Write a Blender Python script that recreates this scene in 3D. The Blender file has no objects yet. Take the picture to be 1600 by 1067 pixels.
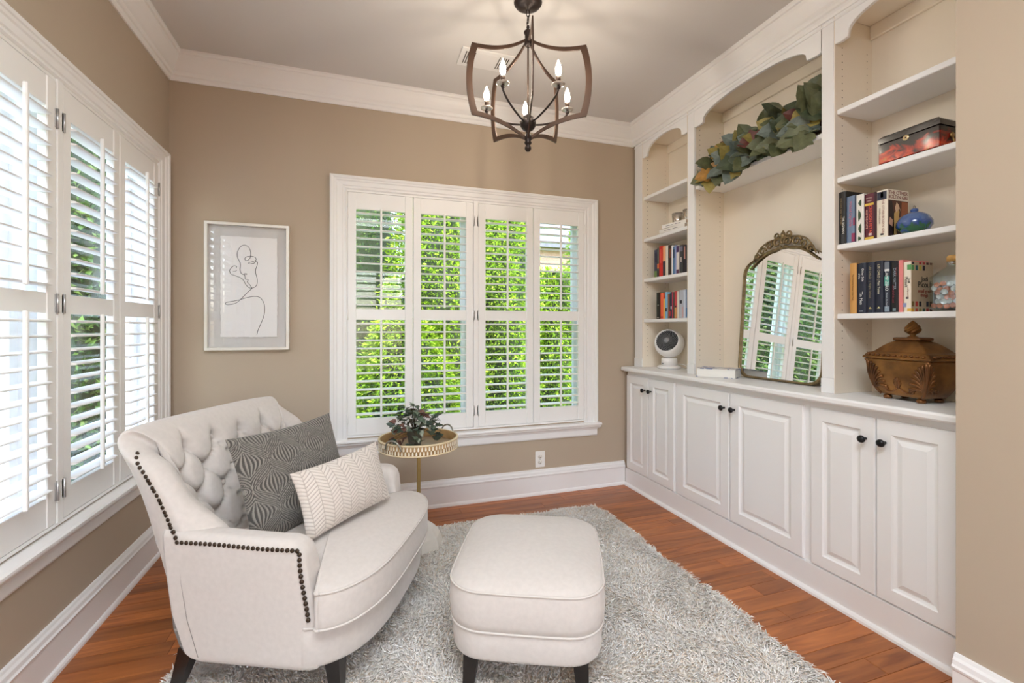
import bpy, bmesh, math, random
import numpy as np
from mathutils import Vector, Matrix

random.seed(7)
rng = np.random.default_rng(11)
PI = math.pi
scene = bpy.context.scene
COL = scene.collection

# ------------------------------------------------------------------ camera, sky, sun, area lights, exposure
cam_d = bpy.data.cameras.new('camera')
cam = bpy.data.objects.new('camera', cam_d)
COL.objects.link(cam)
cam_d.sensor_width = 36.0
cam_d.lens = 717.0 / 1600.0 * 36.0
cam_d.shift_y = -21.5 / 1600.0
cam_d.clip_start = 0.02
cam.location = (0, 0, 1.2)
cam.rotation_euler = (PI / 2, 0, -math.radians(18.65))
scene.camera = cam

world = bpy.data.worlds.new('sky')
scene.world = world
world.use_nodes = True
wn = world.node_tree
wn.nodes.clear()
sky = wn.nodes.new('ShaderNodeTexSky')
sky.sky_type = 'NISHITA'
sky.sun_disc = False
sky.sun_elevation = math.radians(58)
sky.sun_rotation = math.radians(160)
sky.air_density = 1.0
sky.dust_density = 3.0
sky.ozone_density = 1.0
hsv = wn.nodes.new('ShaderNodeHueSaturation')
hsv.inputs['Saturation'].default_value = 0.9
bg = wn.nodes.new('ShaderNodeBackground')
bg.inputs['Strength'].default_value = 1.05
wo = wn.nodes.new('ShaderNodeOutputWorld')
wn.links.new(sky.outputs[0], hsv.inputs['Color'])
wn.links.new(hsv.outputs[0], bg.inputs['Color'])
wn.links.new(bg.outputs[0], wo.inputs['Surface'])


def add_light(name, kind, loc, rot, energy, color=(1, 1, 1), size=None, sizey=None, angle=None):
    d = bpy.data.lights.new(name, kind)
    d.energy = energy
    d.color = color
    if size and kind == 'AREA':
        d.shape = 'RECTANGLE'
        d.size = size
        d.size_y = sizey or size
    if size and kind == 'POINT':
        d.shadow_soft_size = size
    if angle is not None:
        d.angle = angle
    o = bpy.data.objects.new(name, d)
    COL.objects.link(o)
    o.location = loc
    o.rotation_euler = rot
    return o


sun_dir = Vector((-0.22, 1.0, -1.75)).normalized()
sun = add_light('sun', 'SUN', (2, -6, 9), (0, 0, 0), 1.45, (1.0, 0.97, 0.92), angle=math.radians(0.8))
sun.rotation_euler = sun_dir.to_track_quat('-Z', 'Y').to_euler()
# added fill light overhead, out of view, to brighten the interior
add_light('overhead_fill_light', 'AREA', (0.05, -0.15, 2.72), (0, 0, 0), 31, (0.90, 0.955, 1.0), 1.5, 1.3)

scene.view_settings.view_transform = 'Standard'
scene.view_settings.look = 'None'
scene.view_settings.gamma = 1.0
scene.view_settings.use_curve_mapping = False
scene.view_settings.exposure = 1.38
scene.cycles.max_bounces = 12
scene.cycles.diffuse_bounces = 9
scene.cycles.transparent_max_bounces = 24
scene.cycles.caustics_reflective = False
scene.cycles.caustics_refractive = False
scene.cycles.sample_clamp_indirect = 8.0


# ------------------------------------------------------------------ materials
def S(r, g, b):
    def f(c):
        c /= 255.0
        return c / 12.92 if c <= 0.04045 else ((c + 0.055) / 1.055) ** 2.4
    return (f(r), f(g), f(b), 1.0)


MATS = {}


def mat(name, col, rough=0.5, metal=0.0, noise=None, bump=None, spec=0.5, sheen=0.0, coat=0.0, emit=None, obj_random=0.0):
    if name in MATS:
        return MATS[name]
    m = bpy.data.materials.new(name)
    m.use_nodes = True
    nt = m.node_tree
    b = nt.nodes['Principled BSDF']
    b.inputs['Base Color'].default_value = col
    b.inputs['Roughness'].default_value = rough
    b.inputs['Metallic'].default_value = metal
    b.inputs['Specular IOR Level'].default_value = spec
    if sheen:
        b.inputs['Sheen Weight'].default_value = sheen
    if coat:
        b.inputs['Coat Weight'].default_value = coat
        b.inputs['Coat Roughness'].default_value = 0.08
    if emit:
        b.inputs['Emission Color'].default_value = emit[0]
        b.inputs['Emission Strength'].default_value = emit[1]
    tc = nt.nodes.new('ShaderNodeTexCoord')
    if noise:
        n = nt.nodes.new('ShaderNodeTexNoise')
        n.inputs['Scale'].default_value = noise[0]
        n.inputs['Detail'].default_value = 4
        nt.links.new(tc.outputs['Object'], n.inputs['Vector'])
        r = nt.nodes.new('ShaderNodeValToRGB')
        a = noise[1]
        r.color_ramp.elements[0].position = 0.3
        r.color_ramp.elements[1].position = 0.7
        c2 = noise[2] if len(noise) > 2 else None
        r.color_ramp.elements[0].color = tuple(c * (1 - a) for c in col[:3]) + (1,)
        r.color_ramp.elements[1].color = c2 if c2 else tuple(min(1, c * (1 + a)) for c in col[:3]) + (1,)
        nt.links.new(n.outputs['Fac'], r.inputs['Fac'])
        nt.links.new(r.outputs['Color'], b.inputs['Base Color'])
    if bump:
        n2 = nt.nodes.new('ShaderNodeTexNoise')
        n2.inputs['Scale'].default_value = bump[0]
        n2.inputs['Detail'].default_value = 3
        nt.links.new(tc.outputs['Object'], n2.inputs['Vector'])
        bp = nt.nodes.new('ShaderNodeBump')
        bp.inputs['Strength'].default_value = bump[1]
        bp.inputs['Distance'].default_value = bump[2] if len(bump) > 2 else 0.002
        nt.links.new(n2.outputs['Fac'], bp.inputs['Height'])
        nt.links.new(bp.outputs['Normal'], b.inputs['Normal'])
    MATS[name] = m
    return m


def glass_mat(name, tint=(1, 1, 1, 1), ior=1.45, gloss_rough=0.0, mn=0.0):
    m = bpy.data.materials.new(name)
    m.use_nodes = True
    nt = m.node_tree
    nt.nodes.clear()
    out = nt.nodes.new('ShaderNodeOutputMaterial')
    tr = nt.nodes.new('ShaderNodeBsdfTransparent')
    tr.inputs['Color'].default_value = tint
    gl = nt.nodes.new('ShaderNodeBsdfGlossy')
    gl.inputs['Roughness'].default_value = gloss_rough
    lw = nt.nodes.new('ShaderNodeLayerWeight')
    lw.inputs['Blend'].default_value = 0.5
    pw = nt.nodes.new('ShaderNodeMath'); pw.operation = 'POWER'; pw.inputs[1].default_value = 5.0
    f0 = ((ior - 1) / (ior + 1)) ** 2
    fr = nt.nodes.new('ShaderNodeMath'); fr.operation = 'MULTIPLY_ADD'; fr.inputs[1].default_value = 1 - f0; fr.inputs[2].default_value = f0
    nt.links.new(lw.outputs['Facing'], pw.inputs[0])
    nt.links.new(pw.outputs[0], fr.inputs[0])
    mx = nt.nodes.new('ShaderNodeMixShader')
    nt.links.new(fr.outputs[0], mx.inputs[0])
    nt.links.new(tr.outputs[0], mx.inputs[1])
    nt.links.new(gl.outputs[0], mx.inputs[2])
    nt.links.new(mx.outputs[0], out.inputs['Surface'])
    MATS[name] = m
    return m


def attr_mat(name, rough=0.8, sheen=0.0, spec=0.3, bump=None, attr='Col', translucent=0.0):
    m = mat(name, (0.5, 0.5, 0.5, 1), rough, 0, None, bump, spec, sheen)
    nt = m.node_tree
    b = nt.nodes['Principled BSDF']
    a = nt.nodes.new('ShaderNodeAttribute')
    a.attribute_name = attr
    nt.links.new(a.outputs['Color'], b.inputs['Base Color'])
    if translucent:
        t = nt.nodes.new('ShaderNodeBsdfTranslucent')
        nt.links.new(a.outputs['Color'], t.inputs['Color'])
        mx = nt.nodes.new('ShaderNodeMixShader')
        mx.inputs[0].default_value = translucent
        out = nt.nodes['Material Output']
        nt.links.new(b.outputs[0], mx.inputs[1])
        nt.links.new(t.outputs[0], mx.inputs[2])
        nt.links.new(mx.outputs[0], out.inputs['Surface'])
    return m


def wood_floor_mat():
    m = bpy.data.materials.new('oak_floor')
    m.use_nodes = True
    nt = m.node_tree
    b = nt.nodes['Principled BSDF']
    tc = nt.nodes.new('ShaderNodeTexCoord')
    oi = nt.nodes.new('ShaderNodeObjectInfo')
    mul = nt.nodes.new('ShaderNodeMath'); mul.operation = 'MULTIPLY'; mul.inputs[1].default_value = 57.0
    add = nt.nodes.new('ShaderNodeVectorMath'); add.operation = 'ADD'
    mp = nt.nodes.new('ShaderNodeMapping')
    mp.inputs['Scale'].default_value = (2.2, 26.0, 26.0)
    nt.links.new(oi.outputs['Random'], mul.inputs[0])
    nt.links.new(tc.outputs['Object'], add.inputs[0])
    nt.links.new(mul.outputs[0], add.inputs[1])
    nt.links.new(add.outputs[0], mp.inputs['Vector'])
    n = nt.nodes.new('ShaderNodeTexNoise')
    n.inputs['Scale'].default_value = 1.0; n.inputs['Detail'].default_value = 6; n.inputs['Distortion'].default_value = 1.2
    nt.links.new(mp.outputs[0], n.inputs['Vector'])
    r = nt.nodes.new('ShaderNodeValToRGB')
    r.color_ramp.elements[0].position = 0.28
    r.color_ramp.elements[1].position = 0.72
    r.color_ramp.elements[0].color = S(132, 72, 34)
    r.color_ramp.elements[1].color = S(190, 116, 60)
    nt.links.new(n.outputs['Fac'], r.inputs['Fac'])
    hs = nt.nodes.new('ShaderNodeHueSaturation')
    mr = nt.nodes.new('ShaderNodeMapRange')
    mr.inputs['To Min'].default_value = 0.78
    mr.inputs['To Max'].default_value = 1.22
    nt.links.new(oi.outputs['Random'], mr.inputs['Value'])
    nt.links.new(mr.outputs[0], hs.inputs['Value'])
    nt.links.new(r.outputs['Color'], hs.inputs['Color'])
    nt.links.new(hs.outputs[0], b.inputs['Base Color'])
    b.inputs['Roughness'].default_value = 0.28
    b.inputs['Specular IOR Level'].default_value = 0.45
    bp = nt.nodes.new('ShaderNodeBump'); bp.inputs['Strength'].default_value = 0.06; bp.inputs['Distance'].default_value = 0.002
    nt.links.new(n.outputs['Fac'], bp.inputs['Height'])
    nt.links.new(bp.outputs[0], b.inputs['Normal'])
    return m


WALL = mat('tan_wall_paint', S(181, 166, 147), 0.75, noise=(1.2, 0.02), bump=(220, 0.05))
CEIL = mat('ceiling_paint', S(212, 209, 206), 0.85, bump=(150, 0.05))
TRIM = mat('white_trim_paint', S(236, 236, 236), 0.38, spec=0.4)
SHUT = mat('white_shutter_paint', S(238, 238, 237), 0.4, spec=0.4)
CAB = mat('white_cabinet_paint', S(238, 239, 240), 0.38, spec=0.4, bump=(90, 0.03))
SHELFIN = mat('cream_bookcase_paint', S(234, 225, 210), 0.5, spec=0.3)
OAK = wood_floor_mat()
JOINT = mat('dark_floor_joint', S(62, 32, 16), 0.7)
LINEN = mat('pale_linen', S(203, 197, 192), 0.9, noise=(60, 0.035), bump=(700, 0.18, 0.001), spec=0.15, sheen=0.25)
PIPE = mat('linen_piping', S(208, 203, 198), 0.9, bump=(500, 0.15, 0.001), spec=0.15)
DARKWOOD = mat('espresso_wood', S(30, 24, 22), 0.35, noise=(14, 0.2))
NAIL = mat('bronze_nailhead', S(66, 54, 44), 0.35, metal=0.8)
BRONZE = mat('oil_rubbed_bronze', S(72, 53, 42), 0.42, metal=0.45, noise=(9, 0.2))
DARKMETAL = mat('dark_bronze', S(52, 44, 42), 0.38, metal=0.6)
BLACK = mat('black_knob_metal', S(24, 24, 28), 0.3, metal=0.4)
BRASS = mat('aged_brass', S(168, 142, 92), 0.35, metal=0.8, noise=(12, 0.12))
MARBLE = mat('white_marble', S(226, 224, 218), 0.35, noise=(9, 0.06))
GLASS = glass_mat('window_glass', (0.97, 0.98, 0.98, 1), 1.35)
CHROME = mat('hinge_nickel', S(190, 190, 190), 0.35, metal=0.7)
MIRROR = mat('mirror_silver', (0.92, 0.92, 0.92, 1), 0.01, metal=1.0)
GILT = mat('antique_gilt', S(132, 114, 82), 0.34, metal=0.6, noise=(40, 0.35))
DARKHOLE = mat('dark_hole', S(58, 50, 44), 0.8)
PAPER = mat('white_paper', S(238, 237, 236), 0.85, bump=(260, 0.12))
PAGES = mat('book_pages', S(232, 224, 206), 0.85, bump=(300, 0.15))


# ------------------------------------------------------------------ mesh helpers
class MB:
    def __init__(self):
        self.v, self.f, self.m, self.s = [], [], [], []

    def add(self, vs, fs, mi=0, smooth=False):
        o = len(self.v)
        self.v.extend([tuple(map(float, p)) for p in vs])
        for f in fs:
            self.f.append(tuple(i + o for i in f))
            self.m.append(mi)
            self.s.append(smooth)
        return self

    def box(self, lo, hi, mi=0, r=0.0, M=None):
        x0, y0, z0 = lo
        x1, y1, z1 = hi
        if r <= 0:
            vs = [(x0, y0, z0), (x1, y0, z0), (x1, y1, z0), (x0, y1, z0), (x0, y0, z1), (x1, y0, z1), (x1, y1, z1), (x0, y1, z1)]
            fs = [(3, 2, 1, 0), (4, 5, 6, 7), (0, 1, 5, 4), (1, 2, 6, 5), (2, 3, 7, 6), (3, 0, 4, 7)]
        else:
            r = min(r, (x1 - x0) * .49, (y1 - y0) * .49, (z1 - z0) * .49)
            bm = bmesh.new()
            bmesh.ops.create_cube(bm, size=1.0)
            for q in bm.verts:
                q.co = Vector(((x0 + x1) / 2 + q.co.x * (x1 - x0), (y0 + y1) / 2 + q.co.y * (y1 - y0), (z0 + z1) / 2 + q.co.z * (z1 - z0)))
            bmesh.ops.bevel(bm, geom=list(bm.edges), offset=r, segments=1, affect='EDGES', profile=0.5)
            bm.verts.index_update()
            vs = [tuple(q.co) for q in bm.verts]
            fs = [tuple(q.index for q in f.verts) for f in bm.faces]
            bm.free()
        if M is not None:
            vs = [tuple(M @ Vector(p)) for p in vs]
        return self.add(vs, fs, mi)

    def prism(self, poly, axis, a, b, mi=0, smooth=False):
        """extrude a 2D polygon along axis ('x','y','z') from a to b"""
        n = len(poly)
        def P(p, t):
            if axis == 'x': return (t, p[0], p[1])
            if axis == 'y': return (p[0], t, p[1])
            return (p[0], p[1], t)
        vs = [P(p, a) for p in poly] + [P(p, b) for p in poly]
        fs = [(i, (i + 1) % n, n + (i + 1) % n, n + i) for i in range(n)]
        self.add(vs, fs, mi, smooth)
        self.add([P(p, a) for p in poly], [tuple(range(n))[::-1]], mi)
        self.add([P(p, b) for p in poly], [tuple(range(n))], mi)
        return self

    def rings(self, R, mi=0, smooth=True, cap0=True, cap1=True, closed=True, loop=False):
        """R: list of rings (each a list of 3D points, same count)"""
        n = len(R[0])
        vs = [p for ring in R for p in ring]
        fs = []
        k = len(R)
        for i in range(k if loop else k - 1):
            j2 = (i + 1) % k
            for j in range(n if closed else n - 1):
                a, b = i * n + j, i * n + (j + 1) % n
                fs.append((a, b, j2 * n + (j + 1) % n, j2 * n + j))
        if not loop:
            if cap0: fs.append(tuple(range(n))[::-1])
            if cap1: fs.append(tuple((k - 1) * n + j for j in range(n)))
        return self.add(vs, fs, mi, smooth)

    def lathe(self, prof, c=(0, 0, 0), n=24, mi=0, smooth=True, axis='z', sx=1.0, sy=1.0, caps=True):
        if prof[0][0] > 0.001 and prof[-1][0] > 0.001 and len(prof) > 4: caps = False
        R = []
        for r, z in prof:
            ring = []
            for i in range(n):
                t = 2 * PI * i / n
                x, y = r * math.cos(t) * sx, r * math.sin(t) * sy
                if axis == 'z': p = (c[0] + x, c[1] + y, c[2] + z)
                elif axis == 'x': p = (c[0] + z, c[1] + x, c[2] + y)
                else: p = (c[0] + y, c[1] + z, c[2] + x)
                ring.append(p)
            R.append(ring)
        return self.rings(R, mi, smooth, caps, caps)

    def tube(self, pts, r, n=8, mi=0, smooth=True, closed=False, sq=1.0):
        pts = [Vector(p) for p in pts]
        k = len(pts)
        rr = r if isinstance(r, (list, tuple)) else [r] * k
        R = []
        up = None
        for i in range(k):
            if closed:
                t = pts[(i + 1) % k] - pts[i - 1]
            else:
                t = pts[min(i + 1, k - 1)] - pts[max(i - 1, 0)]
            if t.length < 1e-9: t = Vector((0, 0, 1))
            t.normalize()
            if up is None:
                up = Vector((0, 0, 1)) if abs(t.z) < .9 else Vector((1, 0, 0))
            u = up - t * up.dot(t)
            if u.length < 1e-5:
                u = Vector((1, 0, 0)) - t * t.x
            u.normalize()
            w = t.cross(u)
            up = u
            R.append([pts[i] + u * (rr[i] * math.cos(2 * PI * j / n)) + w * (rr[i] * sq * math.sin(2 * PI * j / n)) for j in range(n)])
        return self.rings(R, mi, smooth, loop=closed)

    def sphere(self, c, r, mi=0, n=14, m=9, sz=1.0):
        prof = [(max(1e-5, r * math.sin(PI * i / m)), -r * sz * math.cos(PI * i / m)) for i in range(m + 1)]
        return self.lathe(prof, c, n, mi)

    def grid(self, P, mi=0, smooth=True, flip=False):
        P = np.asarray(P)
        a, b = P.shape[:2]
        vs = P.reshape(-1, 3)
        fs = []
        for i in range(a - 1):
            for j in range(b - 1):
                q = (i * b + j, (i + 1) * b + j, (i + 1) * b + j + 1, i * b + j + 1)
                fs.append(q[::-1] if flip else q)
        return self.add(vs, fs, mi, smooth)

    def xf(self, M):
        self.v = [tuple(M @ Vector(p)) for p in self.v]
        return self

    def mesh(self, name, mats):
        me = bpy.data.meshes.new(name)
        me.from_pydata(self.v, [], self.f)
        if not isinstance(mats, (list, tuple)): mats = [mats]
        for m in mats: me.materials.append(m)
        me.polygons.foreach_set('material_index', self.m)
        me.polygons.foreach_set('use_smooth', self.s)
        me.update()
        return me

    def build(self, name, mats, parent=None, loc=(0, 0, 0), rot=(0, 0, 0)):
        return link(name, self.mesh(name, mats), parent, loc, rot)


def link(name, me, parent=None, loc=(0, 0, 0), rot=(0, 0, 0)):
    o = bpy.data.objects.new(name, me)
    COL.objects.link(o)
    o.parent = parent
    o.location = loc
    o.rotation_euler = rot
    return o


def fix_normals(o):
    bm = bmesh.new()
    bm.from_mesh(o.data)
    bmesh.ops.remove_doubles(bm, verts=bm.verts, dist=1e-5)
    bmesh.ops.recalc_face_normals(bm, faces=bm.faces)
    bm.to_mesh(o.data)
    bm.free()
    return o


def thing(name, label, cat, loc=(0, 0, 0), rotz=0.0, group=None):
    o = bpy.data.objects.new(name, None)
    o.empty_display_size = 0.1
    COL.objects.link(o)
    o.location = loc
    o.rotation_euler = (0, 0, rotz)
    o['label'] = label
    o['category'] = cat
    if group: o['group'] = group
    return o


def tag(o, label, cat, group=None):
    o['label'] = label
    o['category'] = cat
    if group: o['group'] = group
    return o


def struct(o):
    o['kind'] = 'structure'
    return o


def stuff(o):
    o['kind'] = 'stuff'
    return o


def sempty(name, loc=(0, 0, 0), rotz=0.0):
    o = bpy.data.objects.new(name, None)
    COL.objects.link(o)
    o.location = loc
    o.rotation_euler = (0, 0, rotz)
    o['kind'] = 'structure'
    return o


def set_colors(me, cols):
    a = me.color_attributes.new('Col', 'FLOAT_COLOR', 'POINT')
    c = np.ones((len(me.vertices), 4), dtype=np.float32)
    c[:, :3] = cols
    a.data.foreach_set('color', c.ravel())


def fast_mesh(name, V, F, mats, smooth=False):
    """V (n,3), F (m,3) numpy -> mesh of triangles"""
    me = bpy.data.meshes.new(name)
    me.vertices.add(len(V)); me.vertices.foreach_set('co', np.asarray(V, dtype=np.float32).ravel())
    m = len(F); k = F.shape[1]
    me.loops.add(m * k); me.loops.foreach_set('vertex_index', np.asarray(F, dtype=np.int32).ravel())
    me.polygons.add(m)
    me.polygons.foreach_set('loop_start', np.arange(0, m * k, k, dtype=np.int32))
    me.polygons.foreach_set('use_smooth', np.full(m, smooth))
    me.update(calc_edges=True)
    for q in (mats if isinstance(mats, (list, tuple)) else [mats]): me.materials.append(q)
    return me


def text_mesh(body, size, name='lettering', align='LEFT', depth=0.0004, xscale=1.0):
    c = bpy.data.curves.new('t', 'FONT')
    c.body = body
    c.size = size
    c.align_x = align
    c.align_y = 'CENTER'
    c.extrude = depth
    c.resolution_u = 3
    o = bpy.data.objects.new('t', c)
    COL.objects.link(o)
    dg = bpy.context.evaluated_depsgraph_get()
    me = bpy.data.meshes.new_from_object(o.evaluated_get(dg))
    bpy.data.objects.remove(o)
    bpy.data.curves.remove(c)
    me.name = name
    if xscale != 1.0:
        for v in me.vertices: v.co.x *= xscale
    return me


def text(body, size, m, M, parent=None, align='CENTER', xscale=1.0, name='lettering'):
    me = text_mesh(body, size, name, align, xscale=xscale)
    me.materials.clear()
    me.materials.append(m)
    o = bpy.data.objects.new(name, me)
    COL.objects.link(o)
    o.parent = parent
    o.matrix_local = M
    return o


def smoothstep(a, b, x):
    t = np.clip((x - a) / (b - a), 0, 1)
    return t * t * (3 - 2 * t)


def catmull(pts, n=6):
    P = [Vector(p) for p in pts]
    out = []
    for i in range(len(P) - 1):
        p0, p1, p2, p3 = P[max(i - 1, 0)], P[i], P[i + 1], P[min(i + 2, len(P) - 1)]
        for k in range(n):
            t = k / n
            out.append(0.5 * ((2 * p1) + (p2 - p0) * t + (2 * p0 - 5 * p1 + 4 * p2 - p3) * t * t + (3 * p1 - p0 - 3 * p2 + p3) * t ** 3))
    out.append(P[-1])
    return out


# ------------------------------------------------------------------ room shell
XL, YB, ZC = -1.008, 3.08, 2.75       # left wall, back wall, ceiling
XU, XBK = 2.035, 2.285                # bookcase face and back panel
XS, YS = 1.79, 0.924                  # stub wall on the right
YREAR = -3.4


def wall_with_hole(name, axis, fixed0, fixed1, a0, a1, h0, h1, z0, z1):
    mb = MB()
    def bx(p0, p1, zz0, zz1):
        if axis == 'x': mb.box((p0, fixed0, zz0), (p1, fixed1, zz1))
        else: mb.box((fixed0, p0, zz0), (fixed1, p1, zz1))
    bx(a0, h0, 0, ZC); bx(h1, a1, 0, ZC); bx(h0, h1, 0, z0); bx(h0, h1, z1, ZC)
    return struct(mb.build(name, WALL))


WZ0, WZ1 = 0.505, 2.072
W2A, W2B = -0.057, 1.605
W1A, W1B = 1.195, 2.895
wall_with_hole('wall_back', 'x', YB, YB + 0.16, XL - 0.16, 2.6, W2A, W2B, WZ0, WZ1)
wall_with_hole('wall_left', 'y', XL - 0.16, XL, YREAR - 0.16, YB, W1A, W1B, WZ0, WZ1)
struct(MB().box((XS, YREAR - 0.16, 0), (2.6, YS, ZC)).build('wall_right', WALL))
struct(MB().box((XBK + 0.02, YS, 0), (2.6, YB, ZC)).build('wall_alcove', WALL))
wall_with_hole('wall_rear', 'x', YREAR - 0.16, YREAR, XL, XS, -0.2, 1.0, 0.35, 2.35)
struct(MB().box((XL - 0.3, YREAR - 0.3, ZC), (2.7, YB + 0.3, ZC + 0.14)).build('ceiling', CEIL))

floor = struct(MB().box((XL - 0.16, YREAR - 0.16, -0.12), (2.6, YB + 0.16, -0.006)).build('floor', JOINT))
PWID = 0.083
rows = int((YB - (-0.35)) / PWID) + 1
rnd = random.Random(3)
for r in range(rows):
    y1 = YB - r * PWID
    y0 = y1 - PWID + 0.0012
    x = XL - rnd.uniform(0.0, 0.7)
    while x < 2.04:
        L = rnd.uniform(0.55, 1.25)
        xa, xb = max(x, XL), min(x + L - 0.0012, 2.06)
        if xb - xa > 0.04:
            mb = MB().box((-(xb - xa) / 2, -(y1 - y0) / 2, -0.010), ((xb - xa) / 2, (y1 - y0) / 2, 0.0), r=0.0007)
            mb.build('plank', OAK, floor, ((xa + xb) / 2, (y0 + y1) / 2, 0.0))
        x += L
# the rest of the floor, behind the camera
stuff(MB().box((XL, YREAR, -0.010), (XS, YB - rows * PWID, 0.0)).build('plank_field', OAK, floor))


def sweep(names, path, prof, zbase, material=TRIM, endcaps=True):
    """prof: list of (outward, z); path: 2D polyline with the room on its right-hand side"""
    P = [Vector(p) for p in path]
    n = len(P)
    offs = []
    for i in range(n):
        d0 = (P[i] - P[i - 1]).normalized() if i > 0 else (P[1] - P[0]).normalized()
        d1 = (P[i + 1] - P[i]).normalized() if i < n - 1 else d0
        if i == 0: d0 = d1
        n0, n1 = Vector((d0.y, -d0.x)), Vector((d1.y, -d1.x))
        b = (n0 + n1)
        b = b / max(1e-6, b.dot(n0))
        offs.append(b)
    for i in range(n - 1):
        mb = MB()
        A = [(P[i].x + offs[i].x * o, P[i].y + offs[i].y * o, zbase + z) for o, z in prof]
        B = [(P[i + 1].x + offs[i + 1].x * o, P[i + 1].y + offs[i + 1].y * o, zbase + z) for o, z in prof]
        mb.rings([A, B], smooth=False)
        o = fix_normals(mb.build(names[i], material))
        struct(o)


crown_prof = [(0, -0.15), (0.008, -0.15), (0.013, -0.140), (0.013, -0.127), (0.021, -0.122), (0.024, -0.112), (0.024, -0.103), (0.033, -0.094),
              (0.042, -0.080), (0.053, -0.060), (0.062, -0.040), (0.066, -0.024), (0.075, -0.021), (0.080, -0.012), (0.080, 0.0), (0, 0)]
sweep(['trim_1', 'trim_2', 'trim_3', 'trim_4', 'trim_5'],
      [(XL, YREAR), (XL, YB), (XU, YB), (XU, YS), (XS, YS), (XS, YREAR)], crown_prof, ZC - 0.0005)
base_prof = [(0, 0), (0.030, 0.0), (0.029, 0.010), (0.025, 0.018), (0.018, 0.022), (0.018, 0.128), (0.022, 0.132), (0.024, 0.140), (0.019, 0.146),
             (0.017, 0.160), (0.011, 0.168), (0.008, 0.176), (0, 0.178)]
sweep(['baseboard_left', 'baseboard_back'], [(XL, YREAR), (XL, YB), (1.95, YB)], base_prof, 0.0)
sweep(['baseboard_right'], [(XS, YS), (XS, YREAR)], base_prof, 0.0)


# ------------------------------------------------------------------ windows with plantation shutters
def lens_poly(w, t, n=5):
    up = [(w / 2 * math.cos(PI * i / n), t / 2 * math.sin(PI * i / n) ** 0.8) for i in range(n + 1)]
    dn = [(-w / 2 * math.cos(PI * i / n), -t / 2 * math.sin(PI * i / n) ** 0.8) for i in range(1, n)]
    return up + dn


LOUVER_MESH = {}


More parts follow.
